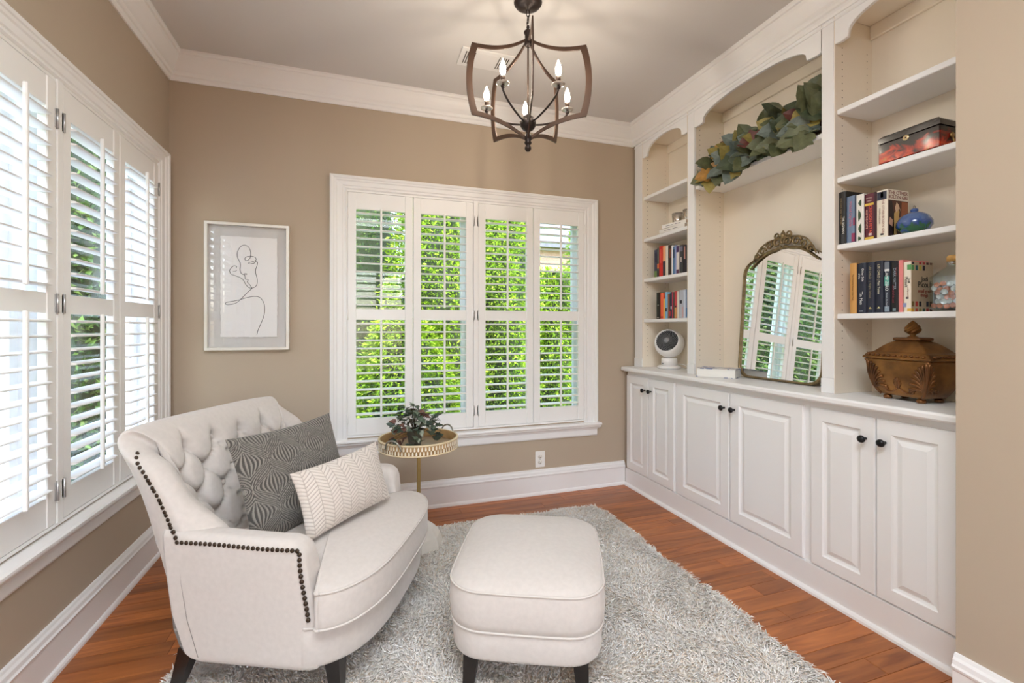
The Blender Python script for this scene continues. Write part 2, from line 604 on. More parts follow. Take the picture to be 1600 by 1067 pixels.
def make_window(name, loc, rotz, W):
    win = sempty(name, loc, rotz)
    z0, z1 = WZ0, WZ1
    cw, ch = 0.104, 0.084
    # casing: stepped profile mitred round the opening (local y<0 is the room)
    prof = [(0.0, 0.0), (0.0, -0.012), (0.008, -0.018), (0.018, -0.014), (0.024, -0.014), (0.030, -0.019), (0.058, -0.022), (0.064, -0.027), (0.076, -0.029),
            (0.080, -0.034), (0.092, -0.037), (0.1, -0.032), (0.1, 0.0)]
    mb = MB()
    R = []
    for k, (cx, cz, sx, sz) in enumerate([(0, z0 - 0.01, -1, 0), (0, z1, -1, 1), (W, z1, 1, 1), (W, z0 - 0.01, 1, 0)]):
        R.append([(cx + sx * o * cw / 0.1, t, cz + sz * o * ch / 0.1) for o, t in prof])
    mb.rings(R, smooth=False)
    fix_normals(mb.build('casing', TRIM, win))
    # jamb lining
    mb = MB()
    d0, d1 = 0.002, 0.158
    e = 0.0016
    mb.box((-0.012, d0, z0), (e, d1, z1)); mb.box((W - e, d0, z0), (W + 0.012, d1, z1))
    mb.box((e, d0, z1 - e), (W - e, d1, z1 + 0.012)); mb.box((e, d0, z0 - 0.012), (W - e, d1, z0 + e))
    mb.build('jamb', TRIM, win)
    # stool and apron
    st = MB()
    sp = [(0.0, 0.495), (-0.052, 0.495), (-0.058, 0.489), (-0.058, 0.480), (-0.052, 0.475), (-0.046, 0.474), (-0.046, 0.466), (-0.040, 0.460), (-0.030, 0.452), (0.0, 0.452)]
    st.prism(sp, 'x', -cw - 0.02, W + cw + 0.02)
    fix_normals(st.build('sill', TRIM, win))
    ap = MB()
    pa = [(0.0, 0.452), (-0.030, 0.452), (-0.027, 0.445), (-0.020, 0.441), (-0.018, 0.402), (-0.013, 0.393), (0.0, 0.393)]
    ap.prism(pa, 'x', -cw, W + cw)
    fix_normals(ap.build('apron', TRIM, win))
    # two double-hung sash units
    for ua, ub in ((0.002, W / 2 - 0.04), (W / 2 + 0.04, W - 0.002)):
        for za, zb, yy in ((z0, 1.31, 0.095), (1.27, z1, 0.120)):
            s = MB()
            f = 0.042
            s.box((ua, yy - 0.016, za), (ua + f, yy + 0.016, zb)); s.box((ub - f, yy - 0.016, za), (ub, yy + 0.016, zb))
            s.box((ua + f, yy - 0.016, za), (ub - f, yy + 0.016, za + f)); s.box((ua + f, yy - 0.016, zb - f), (ub - f, yy + 0.016, zb))
            so = s.build('sash', TRIM, win)
            MB().box((ua + f, yy - 0.003, za + f), (ub - f, yy + 0.003, zb - f)).build('pane', GLASS, so)
    MB().box((W / 2 - 0.04, 0.06, z0), (W / 2 + 0.04, 0.158, z1)).build('mullion', TRIM, win)
    # centre post for the shutters
    MB().box((W / 2 - 0.017, -0.016, 0.515), (W / 2 + 0.017, 0.018, z1 - 0.001), r=0.002).build('centre_post', SHUT, win)
    fr = MB()
    fr.box((0.0, -0.010, z1 - 0.012), (W, 0.020, z1)); fr.box((0.0, -0.010, z0), (W, 0.020, z0 + 0.012))
    fr.build('shutter_frame', SHUT, win)
    pw = (W - 0.034 - 0.008) / 4
    starts = [0.001, 0.001 + pw + 0.002, W / 2 + 0.018, W / 2 + 0.018 + pw + 0.002]
    zt, zb = z1 - 0.014, z0 + 0.014
    ups, dns = (1.320, 1.954), (0.622, 1.250)
    for pi_, u0 in enumerate(starts):
        u1 = u0 + pw - 0.002
        sw = 0.050
        p = MB()
        y0, y1 = -0.014, 0.014
        p.box((u0, y0, zb), (u0 + sw, y1, zt), r=0.003); p.box((u1 - sw, y0, zb), (u1, y1, zt), r=0.003)
        for a, b in ((ups[1], zt), (dns[1], ups[0]), (zb, dns[0])):
            p.box((u0 + sw - 0.004, y0 + 0.003, a), (u1 - sw + 0.004, y1 - 0.003, b), r=0.002)
        pan = p.build('shutter_panel', SHUT, win)
        lw = u1 - u0 - 2 * sw - 0.002
        key = round(lw, 4)
        if key not in LOUVER_MESH:
            m = MB().prism(lens_poly(0.0635, 0.0105), 'x', -lw / 2, lw / 2, smooth=True)
            LOUVER_MESH[key] = m.mesh('louver', SHUT)
        for a, b in (ups, dns):
            n = 12
            pitch = (b - a) / n
            for k in range(n):
                z = a + pitch * (k + 0.5)
                link('louver', LOUVER_MESH[key], pan, ((u0 + u1) / 2, 0.0, z), (math.radians(rng.normal(2.0, 0.5)), 0, 0))
            MB().box(((u0 + u1) / 2 - 0.0065, -0.047, a + 0.012), ((u0 + u1) / 2 + 0.0065, -0.034, b + 0.004), r=0.003).build('tilt_rod', SHUT, pan)
        # hinges
        hx = {0: u0, 1: u1, 2: u0, 3: u1}[pi_]
        for hz in (1.93, 1.285, 0.63):
            h = MB()
            h.tube([(hx, y0 - 0.004, hz - 0.034), (hx, y0 - 0.004, hz + 0.034)], 0.0042, 8)
            h.box((hx - 0.010, y0 - 0.002, hz - 0.032), (hx + 0.010, y0 - 0.0002, hz + 0.032))
            h.build('hinge', CHROME if name == 'window_1' else SHUT, pan)
    return win


make_window('window_1', (XL, W1A, 0), PI / 2, W1B - W1A)
make_window('window_2', (W2A, YB, 0), 0.0, W2B - W2A)
# unseen window added behind the camera, sized for the daylight fill it lets in
rw = sempty('rear_fill_window', (-0.2, YREAR, 0), 0)
mb = MB()
for a, b in (((-0.1, -0.0, 0.25), (0.0, 0.03, 2.45)), ((1.2, 0.0, 0.25), (1.3, 0.03, 2.45)), ((0, 0, 2.35), (1.2, 0.03, 2.45)), ((0, 0, 0.25), (1.2, 0.03, 0.35))):
    mb.box(a, b)
mb.box((0.57, -0.1, 0.35), (0.63, -0.05, 2.35)); mb.box((0, -0.1, 1.32), (1.2, -0.05, 1.38))
mb.build('casing', TRIM, rw)

# ------------------------------------------------------------------ wall outlet and ceiling vent
t = thing('wall_outlet', 'white duplex power outlet on the tan wall under the back window', 'outlet', (1.252, YB, 0.251))
MB().box((-0.036, -0.006, -0.058), (0.036, 0.0, 0.058), r=0.003).build('cover_plate', mat('outlet_white', S(240, 240, 238), 0.35), t)
for dz in (-0.020, 0.020):
    rec = MB().lathe([(0.0001, -0.0085), (0.0155, -0.0085), (0.0165, -0.006)], (0, 0, dz), 18, axis='y').build('receptacle', mat('outlet_face', S(228, 226, 220), 0.4), t)
    s = MB()
    s.box((-0.0075, -0.0092, dz + 0.001), (-0.0055, -0.0084, dz + 0.009)); s.box((0.0055, -0.0092, dz + 0.001), (0.0075, -0.0084, dz + 0.009))
    s.lathe([(0.0001, -0.0092), (0.0026, -0.0092), (0.0026, -0.0084)], (0, 0, dz - 0.007), 8, axis='y')
    s.build('slot', DARKHOLE, rec)
MB().lathe([(0.0001, -0.0078), (0.003, -0.0074), (0.003, -0.006)], (0, 0, 0), 8, axis='y').build('screw', CHROME, t)

t = thing('ceiling_vent', 'white louvred air vent flat on the ceiling behind the chandelier', 'vent', (0.705, 2.565, ZC))
vm = mat('vent_white', S(226, 224, 222), 0.4)
MB().box((-0.155, -0.09, -0.006), (0.155, 0.09, 0), r=0.003).build('frame', vm, t)
MB().box((-0.06, -0.06, -0.0075), (0.055, 0.06, -0.006)).build('damper_plate', vm, t)
for sx in (-1, 1):
    for k in range(5):
        x = sx * (0.072 + 0.013 * k)
        MB().box((x - 0.0025, -0.058, -0.0072), (x + 0.0025, 0.058, -0.0058)).build('slot', DARKHOLE, t)

# ------------------------------------------------------------------ base cabinets
XF = 1.95       # face of the doors
XC = 1.966      # cabinet face frame


def raised_door(w, h, frame=0.062):
    """door in local y-z plane, front towards -x; y 0..w, z 0..h"""
    mb = MB()
    def rect(i, x): return [(x, i, i), (x, w - i, i), (x, w - i, h - i), (x, i, h - i)]
    R = [rect(0, 0.017), rect(0, 0.004), rect(0.004, 0.0), rect(frame, 0.0), rect(frame + 0.006, 0.006), rect(frame + 0.014, 0.009), rect(frame + 0.018, 0.009), rect(frame + 0.036, 0.0025)]
    mb.rings(R, smooth=False)
    return mb


def knob_mb(c):
    return MB().lathe([(0.0055, 0.0), (0.006, -0.004), (0.0045, -0.010), (0.0055, -0.016), (0.012, -0.020), (0.0155, -0.026), (0.0145, -0.032), (0.008, -0.036), (0.0001, -0.037)], c, 16, axis='x')


cabs = [('far left', 2.475, 3.05, (2.488, 2.768, 3.046), 'narrow white base cabinet with two raised-panel doors under the fan, by the back wall'),
        ('centre', 1.557, 2.475, (1.576, 2.020, 2.463), 'wide white base cabinet with two broad raised-panel doors below the mirror'),
        ('near right', 0.985, 1.557, (1.000, 1.2655, 1.543), 'white base cabinet with two tall narrow doors below the carved bronze casket')]
for nm, ya, yb, ds, lab in cabs:
    t = thing('base_cabinet', lab, 'cabinet', (XC, ya, 0), 0, 'built-in base cabinets')
    MB().box((0, 0.0005, 0.02), (0.31, yb - ya - 0.0005, 0.868)).build('body', CAB, t)
    for k, (da, db) in enumerate(((ds[0], ds[1]), (ds[1], ds[2]))):
        a, b = da + 0.003, db - 0.003
        w = b - a
        fr = 0.062 if w > 0.35 else 0.054
        d = raised_door(w, 0.705, fr).build('door', CAB, t, (XF - XC - 0.0, a - ya, 0.135))
        fix_normals(d)
        ky = (w - 0.033) if k == 0 else 0.033
        knob_mb((0.0, ky, 0.617)).build('knob', BLACK, d)
# toe board and worktop
tk = MB()
tk.box((XF + 0.002, YS + 0.005, 0.0), (XC + 0.001, 3.058, 0.128))
tk.prism([(XF + 0.002, 0), (XF - 0.016, 0), (XF - 0.014, 0.010), (XF - 0.008, 0.017), (XF + 0.002, 0.020)], 'y', YS + 0.005, 3.050)
struct(tk.build('trim_11', CAB))
ct = MB()
cp = [(1.917, 0.874), (1.913, 0.880), (1.913, 0.894), (1.917, 0.901), (1.924, 0.903), (2.284, 0.903), (2.284, 0.868), (1.940, 0.868), (1.936, 0.874)]
ct.prism(cp, 'y', YS + 0.004, 3.062)
tag(fix_normals(ct.build('worktop', CAB)), 'long white painted worktop running over the base cabinets', 'worktop')
ZT = 0.903

# ------------------------------------------------------------------ bookcases above
SH = 0.024
bays = [('bookcase', 2.465, 2.96, [2.182, 1.868, 1.566, 1.264], 'narrow arched bookcase bay with the fan and small books, next to the back wall', (2.96, 3.062), None),
        ('bookcase', 1.555, 2.40, [2.104], 'wide arched bookcase bay in the middle holding the leaf garland and mirror', (2.40, 2.461), (1.494, 1.555)),
        ('bookcase', 0.985, 1.49, [2.180, 1.873, 1.573, 1.262], 'nearest bookcase bay on the right with cream back, holding coin jar and casket', None, (YS + 0.003, 0.985))]


def arch_poly(ya, yb, zs, zp, ztop, n=18):
    """valance outline in (y,z): small shoulders and a segmental arch"""
    w = yb - ya
    sh = 0.055 * (w / 0.5) ** 0.5
    pts = [(ya, ztop), (ya, zs), (ya + sh * 0.45, zs - 0.003), (ya + sh, zs + 0.002)]
    a, b = ya + sh, yb - sh
    for i in range(1, n):
        th = PI * i / n
        pts.append(((a + b) / 2 - (b - a) / 2 * math.cos(th), zs + 0.008 + (zp - zs - 0.008) * math.sin(th) ** 0.75))
    pts += [(yb - sh, zs + 0.002), (yb - sh * 0.45, zs - 0.003), (yb, zs), (yb, ztop)]
    return pts


for bi, (nm, ya, yb, shelves, lab, pilR, pilL) in enumerate(bays):
    t = thing(nm, lab, 'bookcase', (XU, ya, ZT), 0, 'built-in bookcases')
    off = lambda x, y, z: (x - XU, y - ya, z - ZT)
    # back panel and sides
    MB().box(off(XBK - 0.012, ya, ZT + 0.0005), off(XBK, yb, ZC - 0.001)).build('back_panel', SHELFIN, t)
    for yy in (ya, yb):
        th = 0.012 if bi == 1 else 0.004
        s0, s1 = (yy - th, yy) if yy == ya else (yy, yy + th)
        MB().box(off(XU + (0.018 if bi == 1 else 0.0005), s0, ZT + 0.0005), off(XBK - 0.012, s1, ZC - 0.151)).build('side_panel', SHELFIN, t)
        holes = MB()
        for xx in (XU + 0.045, XBK - 0.045):
            for k in range(47):
                z = ZT + 0.09 + 0.032 * k
                y = yy + (0.0006 if yy == ya else -0.0006)
                c = off(xx, y, z)
                vs = [(c[0] + 0.0028 * math.cos(2 * PI * q / 6), c[1], c[2] + 0.0028 * math.sin(2 * PI * q / 6)) for q in range(6)]
                holes.add(vs, [tuple(range(6))])
        stuff(holes.build('shelf_pin_holes', DARKHOLE, t))
    # top board of the bay and a small moulding on the back
    MB().box(off(XU + 0.018, ya, 2.60), off(XBK - 0.012, yb, 2.62)).build('top_board', SHELFIN, t)
    MB().box(off(XBK - 0.028, ya, 2.535), off(XBK - 0.012, yb, 2.60), r=0.004).build('back_moulding', SHELFIN, t)
    # pilasters with base blocks
    for pil in (pilR, pilL):
        if pil:
            MB().box(off(XU, pil[0] + 0.0005, ZT + 0.066), off(XU + 0.018, pil[1] - 0.0005, ZC - 0.151), r=0.003).build('pilaster', CAB, t)
            MB().box(off(XU - 0.004, pil[0] + 0.0006, ZT + 0.0005), off(XU + 0.018, pil[1] - 0.0006, ZT + 0.066), r=0.002).build('pilaster_base', CAB, t)
    # valance
    pts = arch_poly(ya, yb, 2.476, 2.566, ZC - 0.002)
    # fan triangulation: build as strips from the top edge to the arch line
    low = pts[1:-1]
    v = MB()
    x0, x1 = XU + 0.0, XU + 0.018
    F = [off(x0, p[0], p[1]) for p in low]; Ft = [off(x0, p[0], ZC - 0.002) for p in low]
    B = [off(x1, p[0], p[1]) for p in low]; Bt = [off(x1, p[0], ZC - 0.002) for p in low]
    n = len(low)
    v.add(F + Ft, [(i, i + 1, n + i + 1, n + i) for i in range(n - 1)])
    v.add(B + Bt, [(i + 1, i, n + i, n + i + 1) for i in range(n - 1)])
    v.add(F + B, [(i + 1, i, n + i, n + i + 1) for i in range(n - 1)])
    v.build('valance', CAB, t)
    # rounded bead along the arch edge
    MB().tube([off(XU + 0.004, p[0], p[1] + 0.0025) for p in low], 0.0045, 6).build('arch_bead', CAB, t)
    for z in shelves:
        xf = XU + 0.010
        MB().box(off(xf, ya + 0.001, z - SH), off(XBK - 0.0125, yb - 0.001, z), r=0.003).build('shelf', CAB, t)
# fascia strips over the pilasters
for k, (a, b) in enumerate(((2.96, 3.062), (2.40, 2.465), (1.49, 1.555), (YS + 0.003, 0.985))):
    struct(MB().box((XU, a, ZC - 0.151), (XU + 0.018, b, ZC - 0.002)).build('trim_%d' % (6 + k), CAB))
struct(MB().box((XU - 0.006, YS + 0.004, ZC - 0.172), (XU - 0.0002, 3.06, ZC - 0.164), r=0.002).build('trim_10', CAB))

# ------------------------------------------------------------------ shag rug
RX0, RX1, RY0, RY1 = -0.60, 1.50, 0.25, 2.71
t = thing('shag_rug', 'large cream and grey shag rug under the armchair and ottoman', 'rug', ((RX0 + RX1) / 2, (RY0 + RY1) / 2, 0))
MB().box((RX0 - t.location.x, RY0 - t.location.y, 0.0005), (RX1 - t.location.x, RY1 - t.location.y, 0.008), r=0.003).build('backing', mat('rug_backing', S(246, 242, 236), 0.95), t)


def shag(n):
    x = rng.uniform(RX0, RX1, n); y = rng.uniform(RY0, RY1, n)
    ne = n // 40
    # a fuller fringe along the edges
    x = np.concatenate([x, np.full(ne, RX1) - rng.uniform(0, .01, ne), np.full(ne, RX0) + rng.uniform(0, .01, ne), rng.uniform(RX0, RX1, ne)])
    y = np.concatenate([y, rng.uniform(RY0, RY1, ne), rng.uniform(RY0, RY1, ne), np.full(ne, RY1) - rng.uniform(0, .01, ne)])
    n = len(x)
    # clumped lean direction
    ang = 3.0 * np.sin(7.1 * x + 1.3 * np.sin(9 * y)) + 2.6 * np.sin(8.3 * y + 2.1 * np.sin(6 * x)) + rng.normal(0, 0.9, n)
    ln = rng.uniform(0.030, 0.050, n)
    lean = rng.uniform(0.55, 1.0, n)
    dx, dy = np.cos(ang), np.sin(ang)
    w = rng.uniform(0.0019, 0.0036, n)
    ts = [0.0, 0.45, 0.8, 1.0]; ws = [1.0, 1.15, 0.8, 0.12]
    hs = [0.006, 0.62, 0.92, 0.98]
    V = np.zeros((n, 12, 3))
    for k in range(4):
        reach = ln * lean * ts[k] ** 1.7 * 0.85
        hz = 0.006 + (ln * 0.62) * (1 - 0.35 * lean) * math.sin(ts[k] * PI / 2)
        for j in range(3):
            a = 2 * PI * j / 3 + ang
            V[:, k * 3 + j, 0] = x + dx * reach + np.cos(a) * w * ws[k]
            V[:, k * 3 + j, 1] = y + dy * reach + np.sin(a) * w * ws[k]
            V[:, k * 3 + j, 2] = hz + (0.5 * np.cos(2 * PI * j / 3)) * w * ws[k] * (k > 0)
    base = np.array([[k * 3 + j, k * 3 + (j + 1) % 3, (k + 1) * 3 + (j + 1) % 3, (k + 1) * 3 + j] for k in range(3) for j in range(3)])
    F = (np.arange(n)[:, None, None] * 12 + base[None]).reshape(-1, 4)
    # yarn colour: cream with grey and tan strands
    u = rng.uniform(0, 1, n)
    patch = 0.5 + 0.5 * np.sin(5 * x + 3 * np.sin(4 * y)) * np.sin(6 * y + 2 * np.sin(5 * x))
    cr = np.array(S(255, 251, 245)[:3]); gr = np.array(S(240, 237, 234)[:3]); tn = np.array(S(236, 222, 206)[:3])
    c = np.where((u < 0.62)[:, None], cr, np.where((u < 0.62 + 0.26 * (1 - patch) + 0.06)[:, None], gr, tn))
    c = c * rng.uniform(0.9, 1.08, n)[:, None]
    V = V.reshape(-1, 3)
    V[:, 0] -= t.location.x; V[:, 1] -= t.location.y
    me = fast_mesh('pile', V, F, attr_mat('shag_yarn', 0.95, sheen=0.4, spec=0.1), True)
    set_colors(me, np.repeat(np.clip(c, 0, 1), 12, axis=0))
    return me


stuff(link('pile', shag(100000), t))

# ------------------------------------------------------------------ tufted armchair
CA = -math.radians(25)
CF = Vector((math.cos(CA), math.sin(CA), 0)); CLv = Vector((-math.sin(CA), math.cos(CA), 0))
CM = Vector((0.007, 1.915, 0.0))
ZB = 0.150     # underside of the upholstery
LEG0 = 0.009
chair = thing('tufted_armchair', 'pale linen button-tufted armchair with dark nailhead trim, in the left corner', 'armchair', CM, CA)


def bow(y):
    """front edge of seat in plan"""
    q = min(1.0, abs(y) / 0.432)
    return 0.178 * max(0.0, 1 - q ** 3.4) ** 0.62


def xw(z):      # front edge of the wing
    return float(np.interp(z, [0.15, 0.36, 0.47, 0.52, 0.58, 0.66, 0.74, 0.80, 0.86], [-0.34, -0.34, -0.340, -0.355, -0.380, -0.420, -0.475, -0.540, -0.625]))


def xr(z):      # rear centre of the back
    return -0.487 - 0.275 * max(0.0, z - 0.15)


def ztop(s):
    return 0.872 - 0.022 * s * s - 0.075 * abs(s) ** 9


def back_shell():
    th = np.concatenate([np.linspace(-1, -0.9, 14), np.linspace(-0.9, 0.9, 150)[1:-1], np.linspace(0.9, 1, 14)])
    nt_ = 120
    tt = np.concatenate([np.linspace(0, 0.88, nt_), 0.88 + 0.12 * np.sin(np.linspace(0, PI / 2, 18)[1:])])
    n, m = len(th), len(tt)
    O = np.zeros((n, m, 3)); I = np.zeros((n, m, 3))
    W = 0.415
    # arc position lookup per row
    A = np.zeros((n, m)); B = np.zeros((n, m))
    for j, tj in enumerate(tt):
        P = np.zeros((n, 2)); Z = np.zeros(n)
        for i, s in enumerate(th):
            z = ZB + tj * (ztop(s) - ZB)
            a = s * PI / 2
            sn, cs = math.sin(a), math.cos(a)
            w = W + 0.012 * smoothstep(0.55, 0.85, z)
            y = w * math.copysign(abs(sn) ** 0.60, sn)
            x = xw(z) - (xw(z) - xr(z)) * max(cs, 0) ** 0.50
            P[i] = (x, y); Z[i] = z
        T = np.gradient(P, axis=0)
        T /= np.maximum(1e-9, np.linalg.norm(T, axis=1))[:, None]
        N = np.stack([T[:, 1], -T[:, 0]], 1)          # towards the sitter
        # blend normals at the ends to be purely sideways
        N[0] = (0, 1); N[-1] = (0, -1)
        arc = np.concatenate([[0], np.cumsum(np.linalg.norm(np.diff(P, axis=0), axis=1))])
        arc -= arc[-1] / 2
        P[:, 0] += np.interp(Z, [0.15, 0.16, 0.175, 0.20, 0.25, 0.5], [0.145, 0.110, 0.08, 0.055, 0.030, 0.0])
        O[:, j, :2] = P; O[:, j, 2] = Z
        thick = np.full(n, 0.0)
        for i in range(n):
            thick[i] = 0.095
        I[:, j, :2] = P + N * thick[:, None]
        I[:, j, 2] = Z
        I[:, j, 0] += 0.11 * smoothstep(0.66, 0.50, Z) * smoothstep(0.72, 0.97, np.abs(th))
        A[:, j] = arc; B[:, j] = Z
    # rims
    half = (A.max(axis=0))[None, :]
    es = np.clip((half - np.abs(A)) / 0.055, 0, 1)
    top = np.array([ztop(s) for s in th])[:, None]
    ev = np.clip((top - B) / 0.055, 0, 1)
    ks = np.sqrt(np.clip(1 - (1 - es) ** 2, 0, 1)); kv = np.sqrt(np.clip(1 - (1 - ev) ** 2, 0, 1))
    k = np.minimum(ks, 1) * kv
    Mid = (O + I) / 2
    O2 = Mid + (O - Mid) * k[..., None]
    I2 = Mid + (I - Mid) * k[..., None]
    # diamond tufting on the inside
    dx, dz = 0.074, 0.088
    zb0 = 0.505
    p = A / (2 * dx) + (B - zb0) / (2 * dz); q = A / (2 * dx) - (B - zb0) / (2 * dz)
    diag = np.minimum(np.abs(np.sin(PI * p)), np.abs(np.sin(PI * q)))
    zl = zb0 + dz * 3
    # above the top button row the folds run straight up to the roll
    vert = np.abs(np.sin(PI * (A / (2 * dx) + 0.5)))
    rowpar = 3
    f = np.where(B < zl, diag, np.maximum(vert, 0))
    puff = 1 - np.exp(-f / 0.17)
    bd = np.full(A.shape, 9.0)
    btn = []
    for r in range(0, 4):
        for c in range(-5, 6):
            if (r + c) % 2: continue
            a0, z0 = c * dx, zb0 + r * dz
            if abs(a0) > 0.35: continue
            d = np.hypot(A - a0, B - z0)
            bd = np.minimum(bd, d)
            btn.append((a0, z0))
    edge = np.clip((half - np.abs(A) - 0.085) / 0.05, 0, 1) * np.clip((top - B - 0.030) / 0.06, 0, 1)
    dep = (0.034 * (1 - puff) + 0.034 * np.exp(-(bd / 0.026) ** 2)) * edge
    dep *= smoothstep(0.40, 0.46, B)
    dirv = O - I
    dirv /= np.maximum(1e-9, np.linalg.norm(dirv, axis=2))[..., None]
    I2 = I2 + dirv * dep[..., None] - dirv * (0.020 * edge * smoothstep(0.40, 0.46, B))[..., None]
    mb = MB()
    mb.grid(I2, flip=True); mb.grid(O2)
    mb.grid(np.stack([I2[:, 0], O2[:, 0]], 1), smooth=False)
    o = mb.build('backrest', LINEN, chair)
    fix_normals(o)
    # buttons
    bme = MB().lathe([(0.0001, 0.006), (0.007, 0.0052), (0.0115, 0.002), (0.012, -0.004), (0.0001, -0.010)], n=10).mesh('button', PIPE)
    for a0, z0 in btn:
        ij = np.unravel_index(np.argmin(np.hypot(A - a0, B - z0)), A.shape)
        c = I2[ij]; d = -dirv[ij]
        b = link('button', bme, chair)
        b.matrix_local = Matrix.Translation(Vector(c) + Vector(d) * 0.010) @ Vector(d).to_track_quat('Z', 'Y').to_matrix().to_4x4()
    return O2, th, tt


O2, bth, btt = back_shell()


def arm(sgn):
    """loft of rounded sections from back to front"""
    secs = []
    xs = [-0.452, -0.446, -0.438, -0.430, -0.42, -0.39, -0.36, -0.33, -0.30, -0.25, -0.18, -0.10, -0.04, -0.012, 0.006, 0.016, 0.018]
    n = 10
    for x in xs:
        zt = 0.545 + 0.006 * smoothstep(-0.1, -0.3, x) + 0.018 * smoothstep(-0.34, -0.46, x)
        ins = 0.0
        drop = 0.0
        if x > -0.04:
            u = (x + 0.04) / 0.058
            ins = 0.018 * (1 - math.sqrt(max(0, 1 - u * u)))
            drop = 0.050 * (1 - math.sqrt(max(0, 1 - u * u)))
        yo, yi = 0.417 - ins, 0.322 + ins
        zt -= drop
        r = 0.036
        ring = [(x, yo - 0.004, ZB), (x, yo, 0.162), (x, yo, 0.175), (x, yo, 0.20), (x, yo, 0.25), (x, yo, 0.30), (x, yo + 0.004, 0.46)]
        for k in range(n + 1):
            a = PI * k / n / 2
            ring.append((x, yo + 0.006 - 0.030 * (yo - yi) / 0.095 * (1 - math.cos(a)), zt - 0.028 + 0.028 * math.sin(a)))
        for k in range(n + 1):
            a = PI / 2 + PI * k / n / 2
            ring.append((x, yi + 0.045 * (yo - yi) / 0.095 * (1 + math.cos(a)), zt - 0.05 + 0.05 * math.sin(a)))
        ring += [(x, yi, 0.30), (x, yi, 0.25), (x, yi, 0.20), (x, yi, 0.175), (x, yi, 0.162), (x, yi, ZB)]
        # front edge leans forward towards the seat rail
        ring = [(p[0] + (0.035 * smoothstep(0.50, 0.26, p[2]) * smoothstep(-0.25, 0.0, x)) + (float(np.interp(p[2], [0.15, 0.16, 0.175, 0.20, 0.25, 0.5], [0.125, 0.095, 0.072, 0.052, 0.032, 0.0])) * smoothstep(-0.22, -0.452, x)), p[1] * sgn, p[2]) for p in ring]
        secs.append(ring)
    o = MB().rings(secs).build('arm', LINEN, chair)
    return fix_normals(o)


arm(-1); arm(1)


def outline(off, scale_ear=1.0, n=64):
    pts = []
    for i in range(n + 1):
        y = 0.432 * math.sin(-PI / 2 + PI * i / n)
        pts.append((bow(y), y))
    return pts


def rail():
    """bowed upholstered front rail"""
    front = outline(0)
    mb = MB()
    ring = lambda ins, z: [(p[0] + 0.012 - ins, p[1] * (1 - ins * 2.2) * 0.965, z) for p in front] + [(-0.40, 0.33 - ins, z), (-0.40, -0.33 + ins, z)]
    R = [ring(0.02, ZB + 0.0), ring(0.006, ZB + 0.004), ring(0.0, ZB + 0.016), ring(0.0, 0.270), ring(0.006, 0.280), ring(0.03, 0.282)]
    mb.rings(R)
    fix_normals(mb.build('seat_rail', LINEN, chair))
    pip = MB().tube([(p[0] + 0.014, p[1] * 0.968, 0.281) for p in front], 0.0042, 6)
    pip.build('rail_piping', PIPE, chair)


rail()


def cushion():
    # T outline: bowed front, ears hooking round the arm fronts, body between the arms
    front = []
    n = 60
    for i in range(n + 1):
        y = 0.435 * math.sin(-PI / 2 + PI * i / n)
        front.append((0.072 + 0.80 * bow(y), y))
    ear = [(0.066, 0.437), (0.058, 0.430), (0.054, 0.415), (0.050, 0.38), (0.040, 0.335), (0.016, 0.316), (-0.03, 0.312)]
    back = [(-0.12, 0.314), (-0.22, 0.314), (-0.32, 0.314), (-0.41, 0.29), (-0.44, 0.24), (-0.45, 0.12), (-0.45, 0.0)]
    half = ear + back
    ol = front + half + [(p[0], -p[1]) for p in half[::-1][1:]]
    cx = -0.10
    def ring(sc, z, dom=0.0):
        return [(cx + (p[0] - cx) * sc, p[1] * sc, z) for p in ol]
    R = [ring(0.96, 0.287), ring(0.992, 0.289), ring(1.0, 0.296)]
    for k in range(5): R.append(ring(1.0 + 0.006 * math.sin(PI * (k + 1) / 6), 0.296 + 0.100 * (k + 1) / 6))
    R.append(ring(1.0, 0.396)); R.append(ring(0.992, 0.402))
    for sc in (0.96, 0.9, 0.8, 0.68, 0.54, 0.4, 0.25, 0.1, 0.01):
        R.append(ring(sc, 0.402 + 0.052 * (1 - sc ** 2.6) ** 0.8))
    fix_normals(MB().rings(R).build('seat_cushion', LINEN, chair))
    for z in (0.400, 0.290):
        MB().tube([(cx + (p[0] - cx) * 1.001, p[1] * 1.001, z) for p in ol], 0.0038, 6, closed=True).build('cushion_piping', PIPE, chair)


cushion()


def nails():
    for sgn in (-1, 1):
        pts = []
        # along the top outer edge of the arm
        for k in range(26):
            x = -0.402 + 0.0160 * k - (0.012 if sgn > 0 else 0)
            z = 0.546 + 0.006 * float(smoothstep(-0.1, -0.3, x)) - 0.026
            pts.append(((x, sgn * (0.4225), z), (0, sgn, 0.15)))
        # down the front edge of the arm
        for k in range(13):
            z = 0.507 - 0.0165 * k
            x = (0.006 if sgn < 0 else -0.016) + 0.032 * float(smoothstep(0.50, 0.26, z))
            pts.append(((x - 0.003, sgn * (0.4185), z), (0.3, sgn, 0)))
        for zz, xx in ((0.540, -0.407), (0.558, -0.414)): pts.append(((xx, sgn * 0.4235, zz), (0, sgn, 0.1)))
        # up the front edge of the wing
        m = MB()
        for k in range(22):
            z = 0.530 + 0.0128 * k
            j = int(np.argmin(np.abs(O2[6, :, 2] - z)))
            i = 5 if sgn < 0 else len(bth) - 26
            c = Vector(O2[i, j])
            pts.append(((c.x, c.y, c.z), (0, sgn, 0.05)))
        for c, d in pts:
            d = Vector(d).normalized()
            M = Matrix.Translation(Vector(c) - d * 0.001) @ d.to_track_quat('Z', 'Y').to_matrix().to_4x4()
            q = MB().lathe([(0.0074, 0.0), (0.0068, 0.0026), (0.0040, 0.0048), (0.0001, 0.0054)], n=8)
            q.xf(M)
            m.add(q.v, q.f, 0, True)
        stuff(m.build('nailheads', NAIL, chair))


